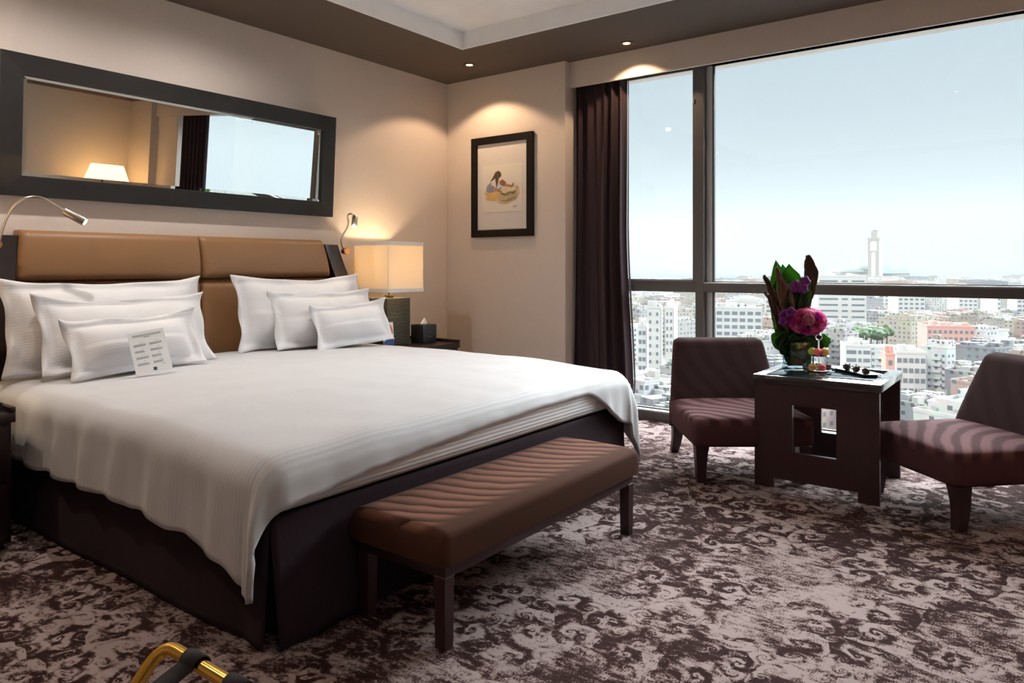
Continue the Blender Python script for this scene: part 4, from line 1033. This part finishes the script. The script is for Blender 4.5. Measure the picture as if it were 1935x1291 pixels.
def clutter(b, w, d, h, rn, n):
    for s in (-1, 1):
        box(b, -w, w, s*d-.15, s*d+.15, h, h+1); box(b, s*w-.15, s*w+.15, -d, d, h, h+1)
    for k in range(n):
        x, y = rn.uniform(-w*.75, w*.75), rn.uniform(-d*.75, d*.75); a, c = rn.uniform(1, w*.3), rn.uniform(1, d*.3); q = rn.uniform(1.2, 3.6)
        box(b, x-a, x+a, y-c, y+c, h, h+q)
    for k in range(n//2):
        x, y = rn.uniform(-w*.8, w*.8), rn.uniform(-d*.8, d*.8); box(b, x-.08, x+.08, y-.08, y+.08, h, h+rn.uniform(2, 5))
        x, y = rn.uniform(-w*.8, w*.8), rn.uniform(-d*.8, d*.8); t = bmesh.new(); bmesh.ops.create_cone(t, cap_ends=True, segments=8, radius1=.9, radius2=.2, depth=.5); merge(b, t, Matrix.Translation((x, y, h+1.4)) @ Matrix.Rotation(R(60), 4, 'Y'))
def building(pos, w, d, h, yaw, rn, label, group, m=m_city, n=5, setback=True):
    b = nb(); box(b, -w, w, -d, d, 0, h)
    hh = h
    if setback and rn.random() < .4: box(b, -w*.7, w*.7, -d*.6, d*.8, h, h+3.1); clutter(b, w*.65, d*.55, h+3.1, rn, 2)
    if rn.random() < .5:   # balconies on the faces toward the room
        for k in range(1, int(h/3.1)):
            box(b, -w-1.1, -w, -d*.6, d*.1, k*3.1, k*3.1+1.0)
    clutter(b, w, d, hh, rn, n)
    o = link('building', b, m, None, smooth=False); o.location = (pos.x, pos.y, G); o.rotation_euler = (0, 0, yaw)
    cn, cc = rn.choice(whites); o.color = (*cc, 1)
    dd_ = pos.x*FX+pos.y*FY; xp = (pos.x*RX+pos.y*RY)/dd_*1370+967.5
    zone = 'beside the curtain'
    for lim, zn in ((1235, 'seen low in the narrow left pane'), (1315, 'beside the mullion in the left pane'), (1400, 'seen above the left chair'), (1460, 'seen left of the flowers'), (1560, 'seen behind the flowers'), (1640, 'seen above the chocolate tray'), (1720, 'seen above the table corner'), (1800, 'seen left of the right chair'), (1880, 'seen above the right chair'), (1935, 'seen at the right edge of the window')):
        if xp > lim-40: zone = zn
    tag(o, '%s %s %s' % (cn, label, zone), 'building', group); return o
heroes = []   # (d, lat0, lat1) kept clear
def clear(d, lat, r):
    for (hd, l0, l1, dep) in heroes:
        if hd-r-8 < d < hd+dep+r+8 and l0-r-4 < lat < l1+r+4: return False
        # keep the sight line in front of hero buildings low
    return True
def cap_height(d, lat, r):
    """do not let ordinary blocks hide the taller landmarks behind them"""
    x = lat/d*1370+967.5; hmax = 99
    for (x0, x1, yb, hd) in views:
        if d < hd and x0-14 < x < x1+14: hmax = min(hmax, EYE-(yb-503)*d/1370-G)
    return hmax
views = []
def hero(x0, x1, xs, ytop, yvis, d, floors_w, label, m=m_hero, side=m_flank_shade, cols=6, wfrac=.6, hfrac=.45, style='grid', top=None, rowmax=9):
    """a tall block: lit front between photo columns x0..x1, flank x1..xs coloured darker as if shaded"""
    l0, l1, ls = on(x0, d), on(x1, d), on(xs, d); yaw = YAW-R(90)+R(-16)
    h = EYE-(ytop-503)*d/1370-G
    wfr = (l1-l0)/math.cos(R(16)); dep = max(8, (ls-l1)/max(.28, math.sin(R(16)))*.9)
    p = vp(d, l0); t = empty('building', (p.x, p.y, G), yaw, label, 'building')
    b = nb(); box(b, 0, wfr, 0, dep, 0, h); link('wall', b, m, t, smooth=False)
    if side: b = nb(); box(b, wfr, wfr+.3, .02, dep, 0, h-.1); link('shade_side_wall', b, side, t, smooth=False)
    rn = random.Random(int(x0)); b = nb()
    tb_ = bmesh.new(); clutter(tb_, wfr/2, dep/2, h, rn, 6); merge(b, tb_, Matrix.Translation((wfr/2, dep/2, 0))); link('roof', b, m, t, smooth=False)
    fh = floors_w; k = 0; z = h-fh*.9; cw = wfr/cols
    while z > h-fh*rowmax and z > 4:
        if style == 'grid':
            for c in range(cols):
                b = nb(); a = (c+.5-wfrac/2)*cw; box(b, a, a+cw*wfrac, -.15, .05, z, z+fh*hfrac); link('window', b, m_heroW, t, smooth=False)
        else:
            for (a, c) in ((.04, .42), (.50, .62), (.70, .96)):
                b = nb(); box(b, a*wfr, c*wfr, -.15, .05, z, z+fh*hfrac); link('window', b, m_heroW, t, smooth=False)
        z -= fh
    heroes.append((d, l0, ls, dep+10)); views.append((x0, xs, yvis, d))
    return t
hero(1545, 1626, 1656, 523, 612, 640, 5.2, 'broad white tower block with long window bands behind the roses', style='band', hfrac=.30, rowmax=9, cols=4)
hero(1660, 1690, 1702, 549, 590, 900, 4.5, 'slim pale block between the white tower and the square-windowed block', cols=3, rowmax=6)
hero(1697, 1741, 1768, 552, 596, 830, 5.0, 'pale block with a grid of small square windows below the transom', cols=5, rowmax=5)
hero(1812, 1842, 1862, 556, 590, 900, 5.0, 'pale office block with small windows right of the square-windowed block', cols=4, rowmax=4)
hero(1885, 1890, 1919, 560, 592, 800, 5.0, 'blank block with a shade-coloured side near the right edge of the window', cols=1, rowmax=3)
hero(1922, 1960, 1975, 556, 600, 820, 5.0, 'block with dark balconies at the right edge of the window', cols=5, wfrac=.75, rowmax=5)
hero(1222, 1247, 1256, 583, 690, 330, 3.6, 'tall narrow white apartment tower low in the left pane', cols=2, wfrac=.3, hfrac=.4, rowmax=9)
hero(1257, 1271, 1314, 584, 640, 360, 3.6, 'white apartment tower with a wide blank shade-coloured flank in the left pane', cols=2, wfrac=.4, rowmax=6)
hero(1206, 1220, 1226, 618, 690, 300, 3.6, 'pale apartment block beside the curtain in the left pane', cols=2, wfrac=.7, rowmax=7)
hero(1352, 1432, 1440, 583, 625, 470, 4.4, 'stepped white office building above the left chair', cols=6, wfrac=.7, hfrac=.5, rowmax=4)
hero(1372, 1424, 1430, 570, 625, 480, 4.4, 'set-back upper block of the stepped white office building', cols=2, wfrac=.85, hfrac=.5, rowmax=2)
up_ = [o for o in C.objects if o.name.startswith('building') and o.parent is None][-1]; lo_ = [o for o in C.objects if o.name.startswith('building') and o.parent is None][-2]
bpy.context.view_layer.update()
for c in list(up_.children):
    mw = lo_.matrix_world.inverted() @ up_.matrix_world; c.parent = lo_; c.matrix_local = mw
bpy.data.objects.remove(up_)
hero(1674, 1689, 1691, 672, 745, 277, 4, 'narrow salmon-pink building right of the side table', m=m_pink, side=None, cols=1, wfrac=.4, rowmax=3)
hero(1694, 1742, 1769, 668, 750, 290, 4, 'white building with dark window rows and shade-coloured flank right of the side table', cols=5, wfrac=.7, rowmax=4)
hero(1752, 1828, 1850, 618, 650, 430, 4, 'long white building with salmon-red parapet above the right chair', m=m_red, side=m_flank_shade, cols=9, wfrac=.5, rowmax=3)
hero(1598, 1640, 1660, 655, 700, 330, 3.6, 'white terraced villa with balcony bands behind the tray', style='band', cols=4, rowmax=3)
hero(1446, 1480, 1482, 556, 600, 700, 4.4, 'sunlit pale tower just left of the flowers', side=None, cols=3, rowmax=4)
rn = random.Random(77)
kinds = ['near apartment building', 'flat-roofed building mid-distance', 'far city block near the coast']
groups = ['near rooftops', 'middle city blocks', 'far city blocks']
placed = []
def rowset(d0, d1, step, sp, smin, smax, hmin, hmax, band, n):
    d = d0
    while d < d1:
        lat = .12*d+rn.uniform(0, sp)
        while lat < .76*d:
            w, dd = rn.uniform(smin, smax), rn.uniform(smin, smax); h = rn.uniform(hmin, hmax)
            dj = d+rn.uniform(-.25, .25)*step
            hh = min(h, cap_height(dj, lat, w)-1.5)
            rad = math.hypot(w+1.2, dd)
            pp = vp(dj, lat); free = min([((pp-q).length-qr) for q, qr in placed] or [99])
            if free < rad: w, dd = w*max(.3, free/rad), dd*max(.3, free/rad); rad = math.hypot(w+1.2, dd)
            if clear(dj, lat, rad) and hh > 5 and free > rad*.9:
                placed.append((pp, rad))
                building(vp(dj, lat), w, dd, hh, CYAW+rn.uniform(-.12, .12), rn, kinds[band], groups[band], n=n)
            lat += sp*rn.uniform(.8, 1.25)
        d += step
rowset(190, 420, 29, 25, 7, 11.5, 14, 27, 0, 14)
rowset(425, 900, 46, 40, 11, 17, 13, 27, 1, 16)
rowset(920, 2300, 120, 88, 22, 38, 12, 30, 2, 16)
for k, (x0, x1, yt) in enumerate([(1480, 1530, 522), (1560, 1600, 519), (1604, 1640, 520), (1640, 1700, 527), (1705, 1760, 532), (1780, 1808, 531), (1812, 1838, 532), (1845, 1856, 533), (1858, 1868, 528), (1876, 1960, 527)]):
    d = 2350+k*13; building(vp(d, on((x0+x1)/2, d)), on(x1, d)/2-on(x0, d)/2, 20, EYE-(yt-503)*d/1370-G, YAW-R(90), rn, 'long building on the skyline', 'skyline buildings above the transom', m=m_plain, n=3, setback=False)
# trees among the roofs
for k in range(9):
    xp = 1598+(k//3)*30+(k%3)*9; d = 436+(k%3)*13
    p = vp(d, on(xp, d))
    if min((p-q).length-qr for q, qr in placed) < 3: continue
    t = empty('tree', (p.x, p.y, G), 0, 'dark green tree in the park patch among the roofs', 'tree', 'park trees')
    hgt = 24
    b = nb(); q = bmesh.new(); bmesh.ops.create_icosphere(q, subdivisions=3, radius=4.2)
    for v in q.verts: v.co *= 1+.35*noise.noise(v.co*.5+Vector((k*9, 0, 0)))
    merge(b, q, Matrix.Translation((0, 0, hgt-4)) @ Matrix.Diagonal((1, 1, .8, 1))); link('foliage', b, m_green, t)
    b = nb(); tube(b, [(0, 0, 0), (0, 0, hgt-6)], .4, 6); link('trunk', b, m_bark, t)
# minaret far away on the coast
D = 2900; k_ = D/1370
mn = empty('minaret', vp(D, on(1654, D), G), 0, 'tall square pale minaret rising in the haze on the horizon', 'tower'); mn.rotation_euler = (0, 0, YAW-R(90)-R(45))
m_min = mat('hazy_stone', (.22, .20, .175), .9); m_mine = mat('green_roof', (.30, .38, .36), .8)
zt = lambda y: EYE-(y-503)*k_-G
s = 10.0*k_
b = nb(); box(b, -s, s, -s, s, 0, zt(450)); 
for q in (.0,): box(b, -s*1.06, s*1.06, -s*1.06, s*1.06, zt(454), zt(449.5))
link('shaft', b, m_min, mn, smooth=False)
b = nb(); q = s*.55; box(b, -q, q, -q, q, zt(450), zt(437)); box(b, -q*1.1, q*1.1, -q*1.1, q*1.1, zt(439), zt(437)); link('lantern', b, m_min, mn, smooth=False)
b = nb(); lathe(b, [(q*.7, zt(437)), (q*.8, zt(435)), (q*.5, zt(432.5)), (.8, zt(431)), (.5, zt(428)), (0, zt(427))], 16); link('finial_dome', b, m_min, mn)
for sgn in (-1,):
    b = nb(); t = bmesh.new()
    for (zz0, zz1, ww) in ((zt(522), zt(480), .35), (zt(474), zt(461), .55)):
        pts = [(-ww*s, zz0), (ww*s, zz0), (ww*s, zz1)]+[(ww*s*math.cos(a), zz1+ww*s*.9*math.sin(a)) for a in [math.pi*i/8 for i in range(1, 8)]]+[(-ww*s, zz1)]
        prism(b, pts, 1, -s-.6, -s-.02)
    link('arched_panel', b, mat('arch_recess', (.50, .47, .42), .9), mn, smooth=False)
hl_ = empty('prayer_hall', vp(D+60, on(1690, D), G), YAW-R(90), 'long low pale hall with grey-green roofs at the foot of the minaret', 'building')
for (x0, x1, ye, yr) in ((1598, 1642, 514, 508), (1666, 1730, 517, 509), (1630, 1695, 509, 503)):
    b = nb(); a, c = on(x0-1690+967.5, D), on(x1-1690+967.5, D); box(b, a, c, -20, 60, 0, zt(ye)); link('hall_wall', b, m_min, hl_, smooth=False)
    b = nb(); prism(b, [(a-2, zt(ye)), (c+2, zt(ye)), (c-12, zt(yr)), (a+12, zt(yr))], 1, -22, 62); link('roof', b, m_mine, hl_, smooth=False)

# sea haze over the city
b = nb(); box(b, 120, 6000, -5000, 7000, G-9, 400)
m_haze = bpy.data.materials.new('sea_haze'); m_haze.use_nodes = True; t = m_haze.node_tree; t.nodes.clear()
v_ = t.nodes.new('ShaderNodeVolumeScatter'); v_.inputs['Density'].default_value = .00058; v_.inputs['Color'].default_value = (.050, .0560, .0595, 1); v_.inputs['Anisotropy'].default_value = .0
o_ = t.nodes.new('ShaderNodeOutputMaterial'); t.links.new(v_.outputs[0], o_.inputs['Volume'])
o = link('haze', b, m_haze, None, smooth=False); o['kind'] = 'stuff'; o['label'] = 'pale sea haze hanging over the city'; o['category'] = 'haze'
